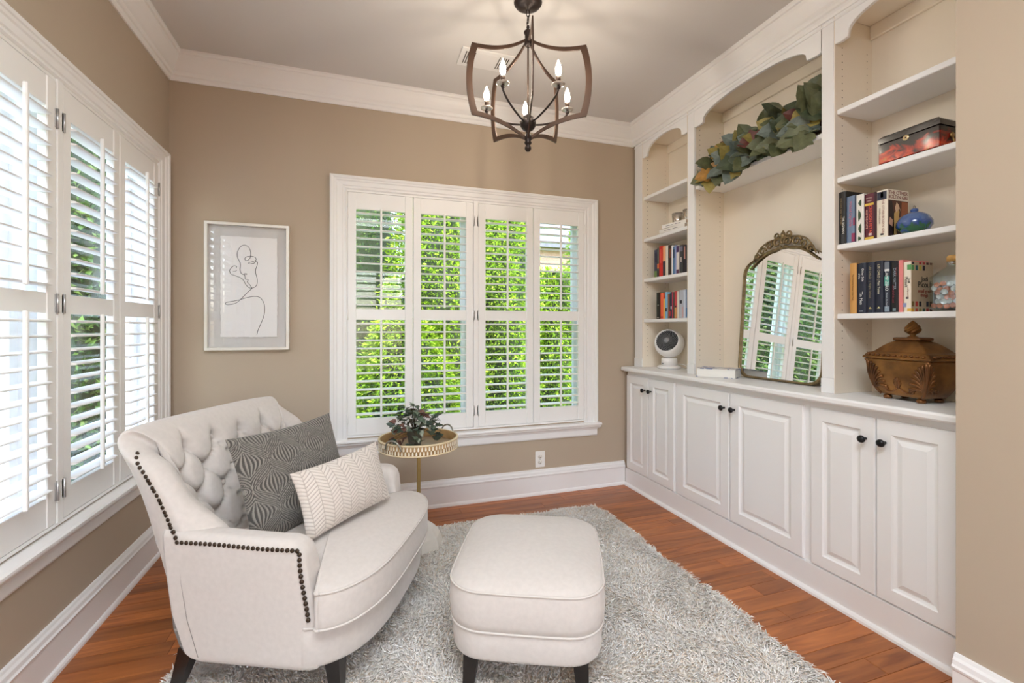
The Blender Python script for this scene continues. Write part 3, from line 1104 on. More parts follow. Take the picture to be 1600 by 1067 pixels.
nails()
for sgn in (-1, 1):
    MB().tube([(-0.402, sgn * 0.4205, 0.515), (-0.392, sgn * 0.4185, 0.40), (-0.372, sgn * 0.4175, 0.28), (-0.335, sgn * 0.4165, 0.165)], 0.0014, 5).build('side_seam', mat('linen_seam', S(150, 144, 139), 0.95), chair)


def leg(x, y, lean_x, lean_y, top=0.026, bot=0.016):
    a = [(x - top, y - top), (x + top, y - top), (x + top, y + top), (x - top, y + top)]
    b = [(x + lean_x - bot, y + lean_y - bot), (x + lean_x + bot, y + lean_y - bot), (x + lean_x + bot, y + lean_y + bot), (x + lean_x - bot, y + lean_y + bot)]
    return MB().rings([[(p[0], p[1], LEG0) for p in b], [(p[0], p[1], ZB + 0.012) for p in a]], smooth=False)


for sy in (-1, 1):
    fix_normals(leg(-0.41, sy * 0.355, -0.055, 0.0).build('leg', DARKWOOD, chair))
    fix_normals(leg(0.075, sy * 0.335, 0.01, 0.0).build('leg', DARKWOOD, chair))

# ------------------------------------------------------------------ ottoman
ott = thing('upholstered_ottoman', 'rounded pale linen ottoman with piped edges on the shag rug', 'ottoman', (0.612, 1.60, 0), CA)


def rrect(hx, hy, r, n=8, bulge=0.0):
    pts = []
    for cx, cy, a0 in ((hx - r, hy - r, 0), (-hx + r, hy - r, PI / 2), (-hx + r, -hy + r, PI), (hx - r, -hy + r, 1.5 * PI)):
        for k in range(n + 1):
            a = a0 + PI / 2 * k / n
            pts.append((cx + r * math.cos(a), cy + r * math.sin(a)))
    # resample densely and bulge sides slightly
    out = []
    for i in range(len(pts)):
        p, q = pts[i], pts[(i + 1) % len(pts)]
        L = math.hypot(q[0] - p[0], q[1] - p[1])
        m = max(1, int(L / 0.03))
        for k in range(m):
            x, y = p[0] + (q[0] - p[0]) * k / m, p[1] + (q[1] - p[1]) * k / m
            x += math.copysign(bulge * (1 - (y / hy) ** 2), x) if abs(x) > hx - r * .5 else 0
            y += math.copysign(bulge * (1 - (x / hx) ** 2), y) if abs(y) > hy - r * .5 else 0
            out.append((x, y))
    return out


OX, OY = 0.250, 0.290
ol = rrect(OX, OY, 0.105, bulge=0.008)
rg = lambda sc, z: [(p[0] * sc, p[1] * sc, z) for p in ol]
R = [rg(0.90, ZB), rg(0.955, ZB + 0.003), rg(0.965, ZB + 0.012), rg(0.985, 0.242), rg(0.978, 0.247)]
fix_normals(MB().rings(R).build('base', LINEN, ott))
R = [rg(0.97, 0.2475), rg(0.99, 0.250)] + [rg(0.992 + 0.022 * math.sin(PI * k / 6), 0.252 + 0.116 * k / 6) for k in range(1, 6)] + [rg(1.0, 0.368), rg(0.99, 0.374)]
for sc in (0.96, 0.9, 0.82, 0.72, 0.6, 0.46, 0.3, 0.15, 0.01):
    R.append(rg(sc, 0.374 + 0.054 * (1 - sc ** 2.4) ** 0.75))
fix_normals(MB().rings(R).build('cushion_top', LINEN, ott))
for z, sc in ((0.372, 1.0), (0.2475, 0.992)):
    MB().tube([(p[0] * sc, p[1] * sc, z) for p in ol], 0.0036, 6, closed=True).build('piping', PIPE, ott)
for sx in (-1, 1):
    for sy in (-1, 1):
        fix_normals(leg(sx * 0.175, sy * 0.215, sx * 0.012, sy * 0.012, 0.026, 0.017).build('leg', DARKWOOD, ott))


# ------------------------------------------------------------------ pillows
def pillow(name, label, group, P00, P10, P01, P11, thick, pattern, N=150):
    """corners given as bottom-left, bottom-right, top-left, top-right in room coordinates"""
    P00, P10, P01, P11 = map(Vector, (P00, P10, P01, P11))
    c = (P00 + P10 + P01 + P11) / 4
    ex = ((P10 - P00) + (P11 - P01)); w = ex.length / 2; ex.normalize()
    ey = ((P01 - P00) + (P11 - P10)); h = ey.length / 2
    ey = (ey - ex * ey.dot(ex)).normalized()
    ez = ex.cross(ey)
    u = np.linspace(-1, 1, N); v = np.linspace(-1, 1, max(40, int(N * h / w)))
    u = np.sin(u * PI / 2) * 0.35 + u * 0.65; v = np.sin(v * PI / 2) * 0.35 + v * 0.65
    U, V = np.meshgrid(u, v, indexing='ij')
    X = w / 2 * U * (1 - 0.07 * (1 - V * V)); Y = h / 2 * V * (1 - 0.07 * (1 - U * U))
    Zp = thick / 2 * (np.clip(1 - np.abs(U) ** 2.3, 0, 1) ** 0.62) * (np.clip(1 - np.abs(V) ** 2.3, 0, 1) ** 0.62)
    col, rel = pattern(X, Y)
    inner = np.clip((1 - np.maximum(np.abs(U), np.abs(V))) / 0.03, 0, 1)
    top = np.stack([X, Y, Zp + 0.0015 + rel * inner], -1)
    bot = np.stack([X, Y, -Zp - 0.0015], -1)
    a, b = U.shape
    vs = np.concatenate([top.reshape(-1, 3), bot.reshape(-1, 3)])
    idx = np.arange(a * b).reshape(a, b)
    q = np.stack([idx[:-1, :-1], idx[1:, :-1], idx[1:, 1:], idx[:-1, 1:]], -1).reshape(-1, 4)
    per = np.concatenate([idx[:, 0], idx[-1, 1:], idx[-2::-1, -1], idx[0, -2:0:-1]])
    pn = np.roll(per, -1)
    side = np.stack([per, pn, pn + a * b, per + a * b], -1)[:, ::-1]
    F = np.concatenate([q, q[:, ::-1] + a * b, side])
    me = fast_mesh(name, vs, F, attr_mat(name + '_knit', 0.95, sheen=0.2, spec=0.1, bump=(900, 0.25, 0.001)), True)
    cc = np.concatenate([col.reshape(-1, 3), col.reshape(-1, 3)])
    set_colors(me, cc)
    o = link(name, me)
    M = Matrix.Identity(4)
    for k, e in enumerate((ex, ey, ez)):
        for r in range(3): M[r][k] = e[r]
    M.translation = c
    o.matrix_world = M
    tag(o, label, 'pillow', group)
    return o


def ogee(X, Y):
    px, py = 0.132, 0.180
    def field(X, Y):
        yy = Y / py
        yy = yy + 0.055 * np.sin(2 * PI * yy)
        b = 0.25 + 0.25 * np.cos(2 * PI * yy)         # half-width of the leaf around x=0, in periods
        xx = (X / px + 0.5) % 1.0 - 0.5
        inside = np.abs(xx) < b
        # distance to the outline in periods (slope-corrected)
        sl = 0.25 * 2 * PI * np.abs(np.sin(2 * PI * yy)) * px / py
        d_in = (b - np.abs(xx)) / np.sqrt(1 + sl ** 2)
        return inside, d_in, xx, yy
    in1, d1, x1, y1 = field(X, Y)
    in2, d2, x2, y2 = field(X + px / 2, Y + py / 2)
    d = np.where(in1, d1, d2); xx = np.where(in1, x1, x2); yy = np.where(in1, y1, y2)
    d = np.abs(d)
    w = 0.046
    ring = 0.5 + 0.5 * np.cos(2 * PI * d / w)
    leafx = xx / np.maximum(0.05, (0.25 + 0.25 * np.cos(2 * PI * yy)))
    vein = 0.5 + 0.5 * np.cos(2 * PI * leafx * 5.2 + 0.0 * yy)
    val = np.where(d < 0.105, ring, vein)
    dk = np.array(S(80, 78, 75)[:3]); lt = np.array(S(142, 138, 131)[:3])
    k = smoothstep(0.40, 0.75, val)
    return dk + (lt - dk) * k[..., None], 0.0022 * k


def herring(X, Y):
    cw = 0.037
    q = X / cw
    c = np.floor(q); fx = q - c
    sl = np.where(c % 2 == 0, 1.0, -1.0)
    line = (Y + sl * (fx - 0.5) * cw * 0.62) / 0.0135
    f = np.abs((line % 1.0) - 0.5) * 2
    e = np.minimum(fx, 1 - fx) * 2 * cw / 0.0135
    v = np.minimum(smoothstep(0.0, 0.42, 1 - f), smoothstep(0.0, 0.25, e))
    dk = np.array(S(150, 141, 132)[:3]); lt = np.array(S(214, 207, 200)[:3])
    return dk + (lt - dk) * (0.25 + 0.75 * v)[..., None], 0.0024 * v


def cl(x, y, z):
    p = CM + CF * x + CLv * y
    return (p.x, p.y, z)


pillow('square_pillow', 'charcoal and grey knitted square pillow with leaf pattern, leaning on the chair back', 'pillows on the armchair',
       cl(-0.255, -0.255, 0.435), cl(-0.10, 0.175, 0.445), cl(-0.385, -0.255, 0.80), cl(-0.235, 0.19, 0.825), 0.15, ogee, 230)
pillow('lumbar_pillow', 'small off-white herringbone lumbar pillow in front of the charcoal pillow', 'pillows on the armchair',
       cl(-0.075, -0.215, 0.462), cl(0.078, 0.185, 0.472), cl(-0.150, -0.255, 0.680), cl(-0.020, 0.155, 0.705), 0.12, herring, 220)

# ------------------------------------------------------------------ chandelier
HX, HY = 0.771, 2.046
ch = thing('chandelier', 'bronze five-light lantern chandelier with open curved frame hanging from the ceiling', 'chandelier', (HX, HY, 0))
BULB = mat('lit_bulb', S(255, 238, 210), 0.3, emit=((1.0, 0.88, 0.72, 1), 70.0))
MB().lathe([(0.0001, ZC - 0.0005), (0.066, ZC - 0.0005), (0.067, ZC - 0.006), (0.060, ZC - 0.016), (0.040, ZC - 0.026), (0.014, ZC - 0.031), (0.008, ZC - 0.038), (0.0001, ZC - 0.040)], n=28).build('canopy', DARKMETAL, ch)
# chain links down to the hub
zc = ZC - 0.034
k = 0
while zc > 2.655:
    pts = []
    for q in range(14):
        a = 2 * PI * q / 14
        x, z = 0.0085 * math.cos(a), 0.019 * math.sin(a)
        pts.append((x, 0, zc - 0.019 + z) if k % 2 == 0 else (0, x, zc - 0.019 + z))
    MB().tube(pts, 0.0024, 6, closed=True).build('chain_link', DARKMETAL, ch)
    zc -= 0.031
    k += 1
MB().tube([(0.005, 0.003, ZC - 0.03), (0.007, -0.004, 2.69), (-0.005, 0.004, 2.65), (0, 0, 2.615)], 0.0018, 6).build('cord', DARKMETAL, ch)
MB().lathe([(0.0001, 2.640), (0.006, 2.638), (0.008, 2.628), (0.005, 2.620), (0.010, 2.614), (0.019, 2.610), (0.020, 2.602), (0.015, 2.596), (0.015, 2.560), (0.018, 2.556), (0.018, 2.545), (0.010, 2.538), (0.004, 2.534), (0.0001, 2.533)], n=20).build('top_hub', DARKMETAL, ch)
MB().tube([(0, 0, 2.54), (0, 0, 2.20)], 0.0042, 8).build('stem', BRONZE, ch)
MB().lathe([(0.0001, 2.218), (0.012, 2.214), (0.017, 2.206), (0.030, 2.196), (0.0385, 2.176), (0.036, 2.158), (0.026, 2.144), (0.012, 2.136), (0.008, 2.124), (0.017, 2.118), (0.018, 2.096), (0.013, 2.088), (0.018, 2.080), (0.013, 2.072), (0.009, 2.068), (0.015, 2.060), (0.0155, 2.050), (0.009, 2.040), (0.0001, 2.037)], n=24).build('bottom_hub', DARKMETAL, ch)
# direction towards the camera seen from the chandelier
cam_a = math.atan2(-HY, -HX) + math.radians(4)
RC, ZTOPc, ZBOTc = 0.272, 2.492, 2.178


def bez(p0, p1, p2, n):
    return [((1 - t) ** 2 * p0[0] + 2 * t * (1 - t) * p1[0] + t * t * p2[0], (1 - t) ** 2 * p0[1] + 2 * t * (1 - t) * p1[1] + t * t * p2[1]) for t in [i / n for i in range(n + 1)]]


wing_o = bez((0.012, 2.574), (0.12, 2.495), (RC + 0.004, 2.500), 12) + bez((RC + 0.004, 2.500), (0.328, 2.335), (RC + 0.004, 2.170), 14)[1:] + bez((RC + 0.004, 2.170), (0.12, 2.165), (0.012, 2.094), 12)[1:]
wing_i = bez((0.012, 2.561), (0.12, 2.481), (RC - 0.022, 2.481), 12) + bez((RC - 0.022, 2.481), (0.298, 2.335), (RC - 0.022, 2.191), 14)[1:] + bez((RC - 0.022, 2.191), (0.12, 2.181), (0.012, 2.108), 12)[1:]
wm = MB()
R = []
for (ro, zo), (ri, zi) in zip(wing_o, wing_i):
    R.append([(ro, -0.0032, zo), (ro, 0.0032, zo), (ri, 0.0032, zi), (ri, -0.0032, zi)])
wm.rings(R, smooth=False)
wing_me = wm.mesh('frame_wing', BRONZE)
for w in range(5):
    o = link('frame_wing', wing_me, ch, (0, 0, 0), (0, 0, cam_a + 2 * PI * w / 5))
    if w == 0: fix_normals(o)
arm_pts = catmull([(0.03, 0, 2.170), (0.075, 0, 2.178), (0.13, 0, 2.196), (0.175, 0, 2.218), (0.203, 0, 2.242), (0.208, 0, 2.266)], 5)
arm_me = MB().tube(arm_pts, 0.0048, 8).lathe([(0.0001, 2.250), (0.008, 2.252), (0.010, 2.260), (0.005, 2.266), (0.005, 2.268)], (0.208, 0, 0), 12).mesh('candle_arm', DARKMETAL)
pan_me = MB().lathe([(0.0001, 2.267), (0.022, 2.2675), (0.0285, 2.270), (0.030, 2.273), (0.028, 2.2735), (0.012, 2.271), (0.0001, 2.271)], (0.208, 0, 0), 20).mesh('drip_pan', mat('polished_drip_pan', S(214, 206, 194), 0.25, metal=0.6))
sl_me = MB().lathe([(0.0105, 2.272), (0.0105, 2.305), (0.0001, 2.306)], (0.208, 0, 0), 14).mesh('candle_sleeve', BRONZE)
bu_me = MB().lathe([(0.006, 2.305), (0.0085, 2.310), (0.0125, 2.322), (0.0138, 2.332), (0.0125, 2.346), (0.0085, 2.360), (0.0045, 2.371), (0.0015, 2.379), (0.0001, 2.381)], (0.208, 0, 0), 14).mesh('bulb', BULB)
for w in range(5):
    rz = cam_a + 2 * PI * (w + 0.5) / 5
    a_ = link('candle_arm', arm_me, ch, (0, 0, 0), (0, 0, rz))
    link('drip_pan', pan_me, a_); link('candle_sleeve', sl_me, a_); link('bulb', bu_me, a_)

# ------------------------------------------------------------------ framed line drawing
AX, AZ = -0.608, 1.44
t = thing('framed_art', 'silver-framed single-line drawing of a face on deckled white paper, on the back wall', 'framed art', (AX, YB - 0.0005, AZ))
W_, H_ = 0.442, 0.746
FRM = mat('silver_white_frame', S(226, 222, 214), 0.35, metal=0.15)
mb = MB()
fr_prof = [(0.0, 0.0), (0.0, -0.036), (0.003, -0.040), (0.016, -0.040), (0.018, -0.036), (0.018, -0.012), (0.018, 0.0)]
R = []
for sx, sz in ((-1, -1), (1, -1), (1, 1), (-1, 1)):
    R.append([(sx * (W_ / 2 - d), y, sz * (H_ / 2 - d)) for d, y in fr_prof])
mb.rings(R, smooth=False, loop=True)
fix_normals(mb.build('frame', FRM, t))
MB().box((-W_ / 2 + 0.014, -0.010, -H_ / 2 + 0.014), (W_ / 2 - 0.014, -0.001, H_ / 2 - 0.014)).build('mat_board', mat('linen_mat', S(206, 204, 202), 0.9, bump=(500, 0.2)), t)
# deckled sheet
pw_, ph_ = 0.296, 0.590
edge = []
rr = random.Random(5)
for sx, sy, ex, ey, n in ((-1, -1, 1, -1, 40), (1, -1, 1, 1, 70), (1, 1, -1, 1, 40), (-1, 1, -1, -1, 70)):
    for i in range(n):
        u = i / n
        x = (sx + (ex - sx) * u) * pw_ / 2; z = (sy + (ey - sy) * u) * ph_ / 2
        edge.append((0.006 + x + rr.uniform(-.002, .002), 0.0 + z + rr.uniform(-.002, .002)))
MB().prism(edge, 'y', -0.018, -0.0155).build('paper_sheet', PAPER, t)


def art(x, y):
    """drawing coordinates -> frame plane"""
    u = (x - 85) / 622.0
    top = 65 + 35 * u; bot = 1010 - 4 * u
    return (-W_ / 2 + W_ * u, -0.0186, H_ / 2 - H_ * (y - top) / (bot - top))


strokes = [[(345, 448), (335, 420), (338, 375), (318, 330), (316, 290), (340, 250), (370, 239), (400, 255), (414, 295), (408, 335), (385, 352), (370, 340), (385, 324), (420, 320), (448, 330), (452, 348), (425, 360), (400, 368), (405, 376), (440, 370), (452, 355), (464, 365), (460, 390), (450, 420), (452, 450), (462, 490), (458, 530), (435, 550), (405, 552), (380, 530), (360, 495), (340, 478), (300, 462), (270, 450), (260, 425), (270, 408), (290, 390), (310, 395), (308, 405)],
           [(285, 432), (300, 432), (312, 422)],
           [(345, 448), (365, 455), (385, 452), (378, 446), (365, 450), (372, 468), (375, 488), (395, 492), (388, 508), (400, 520), (418, 545), (420, 558), (395, 580), (365, 610), (335, 640), (300, 665), (250, 674), (230, 668), (240, 657), (290, 648), (340, 636), (390, 622), (440, 614), (480, 622), (510, 660), (517, 710), (510, 760), (490, 810), (468, 860), (459, 895)]]
ink = mat('charcoal_ink', S(62, 62, 66), 0.8)
for st in strokes:
    MB().tube(catmull([art(*p) for p in st], 5), 0.0015, 5).build('drawn_line', ink, t)
MB().box((-W_ / 2 + 0.017, -0.0345, -H_ / 2 + 0.017), (W_ / 2 - 0.017, -0.0325, H_ / 2 - 0.017)).build('glass_front', glass_mat('picture_glass', (1, 1, 1, 1), 1.5), t)

# ------------------------------------------------------------------ side table with tray top
TX, TY = 0.318, 2.535
t = thing('side_table', 'round tray-top side table with brass stem and white base behind the armchair', 'side table', (TX, TY, 0.0))
MB().lathe([(0.0001, 0.010), (0.132, 0.010), (0.134, 0.020), (0.118, 0.075), (0.085, 0.118), (0.040, 0.140), (0.016, 0.146), (0.0001, 0.147)], n=8, smooth=False).build('base', MARBLE, t)
MB().box((-0.0095, -0.0095, 0.14), (0.0095, 0.0095, 0.556), r=0.002).build('stem', BRASS, t)
TR = 0.213
MB().lathe([(0.0001, 0.550), (TR - 0.012, 0.550), (TR - 0.008, 0.556), (TR - 0.008, 0.560), (0.0001, 0.561)], n=48).build('tray_floor', mat('tray_wood', S(206, 190, 170), 0.4, noise=(7, 0.12)), t)
MB().lathe([(TR - 0.010, 0.552), (TR - 0.003, 0.552), (TR - 0.002, 0.604), (TR - 0.004, 0.607), (TR - 0.010, 0.607), (TR - 0.011, 0.603), (TR - 0.010, 0.552)], n=64).build('tray_wall', mat('tray_wall_wood', S(176, 142, 96), 0.45, noise=(16, 0.15)), t)
MB().lathe([(TR - 0.010, 0.604), (TR - 0.010, 0.6085), (TR - 0.001, 0.6085), (TR + 0.001, 0.606), (TR + 0.001, 0.600), (TR - 0.002, 0.600)], n=64).build('tray_rim', mat('tray_rim', S(222, 204, 168), 0.4), t)
MB().lathe([(TR - 0.010, 0.549), (TR - 0.001, 0.549), (TR + 0.001, 0.552), (TR - 0.002, 0.556), (TR - 0.010, 0.556)], n=64).build('tray_foot', mat('tray_rim', S(222, 204, 168), 0.4), t)
# inlay tiles round the wall (two staggered rows)
IV = mat('bone_inlay', S(234, 226, 208), 0.35)
inl = MB()
for row in range(2):
    for k in range(72):
        a = 2 * PI * (k + 0.5 * row) / 72
        z0 = 0.557 + 0.0215 * row
        M = Matrix.Rotation(a, 4, 'Z') @ Matrix.Translation((TR - 0.0018, 0, z0))
        q = MB().prism([(-0.0045, 0.006), (-0.0035, 0.0), (0.0035, 0.0), (0.0045, 0.006), (0.003, 0.018), (0, 0.021), (-0.003, 0.018)], 'x', 0, 0.0016)
        q.xf(M)
        inl.add(q.v, q.f)
stuff(inl.build('inlay', IV, t))
hm = mat('grey_pewter', S(158, 156, 146), 0.3, metal=0.7)
for a in (-2.30, 0.62):
    ca, sa = math.cos(a), math.sin(a)
    pts = []
    for k in range(13):
        b = PI * k / 12
        off_ = 0.048 * math.cos(b)
        z = 0.585 + 0.048 * math.sin(b)
        r_ = TR + 0.006 + 0.010 * math.sin(b)
        pts.append((ca * r_ - sa * off_, sa * r_ + ca * off_, z))
    MB().tube(pts, 0.0048, 8).build('handle', hm, t)

# potted ivy on the tray
pl = thing('potted_ivy', 'small green and russet ivy in a dark hexagonal pot on the tray table', 'plant', (TX - 0.02, TY - 0.005, 0.5612), 0.3)
MB().lathe([(0.0001, 0.0), (0.034, 0.0), (0.047, 0.078), (0.050, 0.082), (0.050, 0.090), (0.044, 0.090), (0.042, 0.078), (0.0001, 0.076)], n=6, smooth=False).build('pot', mat('slate_pot', S(84, 82, 72), 0.55, noise=(30, 0.3)), pl)


def leaf_mesh(name, m, kind=0, L=1.0):
    """bent leaf of unit length along +y, slight fold on the midrib"""
    if kind == 0:      # broad pointed leaf
        out = [(0.0, 0.0), (0.17, 0.06), (0.32, 0.22), (0.38, 0.42), (0.32, 0.63), (0.18, 0.83), (0.0, 1.0)]
    elif kind == 1:    # lobed leaf
        out = [(0.0, 0.0), (0.20, 0.02), (0.34, 0.22), (0.27, 0.36), (0.42, 0.52), (0.28, 0.62), (0.22, 0.78), (0.0, 1.0)]
    else:              # ivy
        out = [(0.0, 0.08), (0.20, -0.06), (0.42, 0.12), (0.30, 0.30), (0.46, 0.46), (0.24, 0.52), (0.16, 0.76), (0.0, 1.0)]
    mb = MB()
    z = lambda x, y: 0.16 * abs(x) - 0.22 * (y - 0.2) ** 2
    mid = [(0.0, y, z(0, y)) for _, y in out]
    rt = [(x, y, z(x, y)) for x, y in out]
    lf = [(-x, y, z(x, y)) for x, y in out]
    n = len(out)
    mb.add(mid + rt, [(i, n + i, n + i + 1, i + 1) for i in range(n - 1)], 0, True)
    mb.add(mid + lf, [(i + 1, n + i + 1, n + i, i) for i in range(n - 1)], 0, True)
    mb.tube([(0, -0.22, -0.03), (0, 0.0, 0.0)], 0.02, 4)
    return mb.mesh(name, m)


def leaf_mat(name, c1, c2, rough=0.45):
    m = mat(name, c1, rough, noise=(3.0, 0.25, c2))
    return m


ivym = [leaf_mat('ivy_green', S(66, 86, 70), S(112, 128, 108)), leaf_mat('ivy_pale', S(120, 134, 116), S(172, 178, 160)), leaf_mat('ivy_dark', S(42, 58, 50), S(70, 88, 74)), leaf_mat('ivy_russet', S(92, 58, 50), S(134, 96, 84))]
ivy = [leaf_mesh('leaf', m, 2) for m in ivym]
rl = random.Random(21)
stem = MB()
for k in range(165):
    a = rl.uniform(0, 2 * PI)
    el = math.acos(rl.uniform(-0.15, 1.0))
    r_ = 0.115 * rl.uniform(0.55, 1.0)
    x, y, z = r_ * math.sin(el) * math.cos(a) * 1.12, r_ * math.sin(el) * math.sin(a), 0.100 + r_ * math.cos(el) * 1.05
    if rl.random() < 0.16:
        x, y, z = 0.115 * math.cos(a), 0.10 * math.sin(a), rl.uniform(0.03, 0.08)
    if math.hypot(x, y) < 0.055 and z < 0.092: z = 0.11
    red = (x < -0.055 and z < 0.14) or (x > 0.0 and z > 0.17)
    m = 3 if (red and rl.random() < 0.6) else rl.choice([0, 0, 1, 2, 2])
    d = Vector((math.cos(a) * 0.9, math.sin(a) * 0.9, rl.uniform(-0.7, 0.5))).normalized()
    nrm = Vector((x, y, z - 0.05)).normalized() + Vector((rl.uniform(-.5, .5), rl.uniform(-.5, .5), rl.uniform(-.3, .5)))
    yx = d.cross(nrm).normalized(); nz = yx.cross(d)
    M = Matrix((yx, d, nz)).transposed().to_4x4()
    M.translation = (x, y, z)
    sc = rl.uniform(0.028, 0.048)
    o = link('leaf', ivy[m], pl)
    o.matrix_local = M @ Matrix.Scale(sc, 4)
    if k % 3 == 0:
        stem.tube([(0, 0, 0.07), (x * .5, y * .5, 0.07 + (z - 0.07) * .75 + 0.02), (x, y, z)], 0.0011, 4)
stuff(stem.build('stems', mat('ivy_stem', S(78, 72, 54), 0.7), pl))

# ------------------------------------------------------------------ leaf garland on the wide bay's shelf
t = thing('leaf_garland', 'long garland of green and amber artificial leaves on the high middle shelf', 'garland', (2.12, 1.95, 2.1045))
gm = [leaf_mat('garland_green', S(82, 90, 62), S(116, 122, 88)), leaf_mat('garland_dark', S(56, 70, 52), S(90, 102, 76)), leaf_mat('garland_blue', S(86, 102, 98), S(128, 140, 130)),
      leaf_mat('garland_olive', S(138, 128, 66), S(176, 162, 92)), leaf_mat('garland_amber', S(156, 116, 54), S(204, 152, 76)), leaf_mat('garland_wine', S(78, 38, 36), S(116, 62, 52))]
gl = [[leaf_mesh('leaf', m, k) for k in (0, 1)] for m in gm]
rg_ = random.Random(9)
for k in range(210):
    u = rg_.random()
    y = 0.33 - 0.72 * u            # local y, far end first
    grow = 0.55 + 0.45 * min(1, u * 2.2)
    a = rg_.uniform(-0.25, PI * 0.80)     # 0 = towards the room, pi/2 = up
    r_ = rg_.uniform(0.25, 1.0)
    x = -math.cos(a) * 0.085 * r_ * grow + 0.0
    z = 0.018 + max(0.0, math.sin(a)) * 0.185 * r_ * grow
    if a < 0.0: z = 0.02; x = -0.095
    sc = rg_.uniform(0.095, 0.150)
    out = Vector((-math.cos(a), rg_.uniform(-0.2, 0.9), math.sin(a) * 0.9 - 0.25))
    if a < 0.15: out = Vector((-0.75, rg_.uniform(-0.2, 0.8), -rg_.uniform(0.0, 0.75)))
    d = (out + Vector((rg_.uniform(-.4, .4), rg_.uniform(-.4, .4), rg_.uniform(-.4, .4)))).normalized()
    nrm = Vector((-0.80, -0.50, 0.22)) + Vector((rg_.uniform(-.42, .42), rg_.uniform(-.45, .45), rg_.uniform(-.42, .42)))
    yx = d.cross(nrm).normalized(); nz = yx.cross(d)
    # keep the leaf above the shelf unless it overhangs the front edge
    tip = Vector((x, y, z)) + d * sc
    if tip.z < 0.012 and tip.x > -0.095:
        d.z = abs(d.z) * 0.3; d.normalize(); yx = d.cross(nrm).normalized(); nz = yx.cross(d); z = max(z, 0.03)
    if tip.x > 0.13: x -= 0.06
    M = Matrix((yx, d, nz)).transposed().to_4x4(); M.translation = (x, y, z)
    w = rg_.random()
    front = u < 0.35
    mi = (4 if w < .14 else 3 if w < .34 else 2 if w < .68 else 0 if w < .92 else 5) if front else (0 if w < .42 else 1 if w < .74 else 2 if w < .84 else 5 if w < .92 else 3)
    o = link('leaf', gl[mi][rg_.randrange(2)], t)
    o.matrix_local = M @ Matrix.Scale(sc, 4)
MB().tube([(0.0, 0.33, 0.03), (0.01, 0.1, 0.045), (0.0, -0.1, 0.05), (0.0, -0.385, 0.05)], 0.012, 6).build('vine', mat('vine_brown', S(70, 52, 36), 0.8), t)

# ------------------------------------------------------------------ arched gilt mirror leaning in the wide bay
MY, MWd, MH = 1.932, 0.535, 0.745
mir = thing('arched_mirror', 'arched gilt mirror with scrolled crest leaning in the wide bookcase bay', 'mirror', (2.205, MY, ZT + 0.001), 0.0)
tilt = math.radians(4.2)
MT = Matrix.Rotation(tilt, 4, 'Y')       # local: y across, z up, -x faces the room


def mirror_outline(ins):
    w = MWd / 2 - ins
    pts = []
    rb = 0.072
    for cx, cz, a0 in ((w - rb, ins + rb, -PI / 2),):
        pass
    def arc(cy, cz, r, a0, a1, n):
        return [(cy + r * math.cos(a0 + (a1 - a0) * i / n), cz + r * math.sin(a0 + (a1 - a0) * i / n)) for i in range(n + 1)]
    pts += arc(w - rb, ins + rb, rb, -PI / 2, 0, 8)
    zs = MH - 0.115
    pts += arc(w - 0.085, zs - 0.02, 0.085, 0, PI / 2.4, 8)
    # shallow arch
    tops = []
    y0, z0 = pts[-1]
    for i in range(1, 16):
        u = i / 16
        y = y0 * (1 - 2 * u)
        tops.append((y, z0 + (MH - ins - z0) * (1 - (2 * u - 1) ** 2) ** 0.8))
    pts += tops
    pts += [(-p[0], p[1]) for p in arc(w - 0.085, zs - 0.02, 0.085, 0, PI / 2.4, 8)][::-1]
    pts += [(-p[0], p[1]) for p in arc(w - rb, ins + rb, rb, -PI / 2, 0, 8)][::-1]
    return pts


def tr(p): return tuple(MT @ Vector(p))


fp = [(0.0, 0.0), (0.0, -0.020), (0.003, -0.025), (0.008, -0.026), (0.011, -0.020), (0.013, -0.015), (0.013, 0.0)]
R = []
cache = {}
for d, x in fp:
    R.append([tr((x, p[0], p[1])) for p in mirror_outline(d)])
mb = MB()
n = len(R[0])
mb.rings([[R[k][i] for k in range(len(fp))] for i in range(n)], loop=True)
fix_normals(mb.build('frame', GILT, mir))
g = MB()
og = mirror_outline(0.012)
g.add([tr((-0.013, p[0], p[1])) for p in og], [tuple(range(len(og)))])
g.build('mirror_glass', MIRROR, mir)
bk = MB().prism(mirror_outline(0.004), 'x', -0.008, -0.001)
bk.xf(MT)
bk.build('backing', mat('mirror_backing', S(60, 52, 44), 0.8), mir)


def spiral(cy, cz, r0, r1, a0, turns, n=26):
    return [(cy + (r0 + (r1 - r0) * i / n) * math.cos(a0 + 2 * PI * turns * i / n), cz + (r0 + (r1 - r0) * i / n) * math.sin(a0 + 2 * PI * turns * i / n)) for i in range(n + 1)]


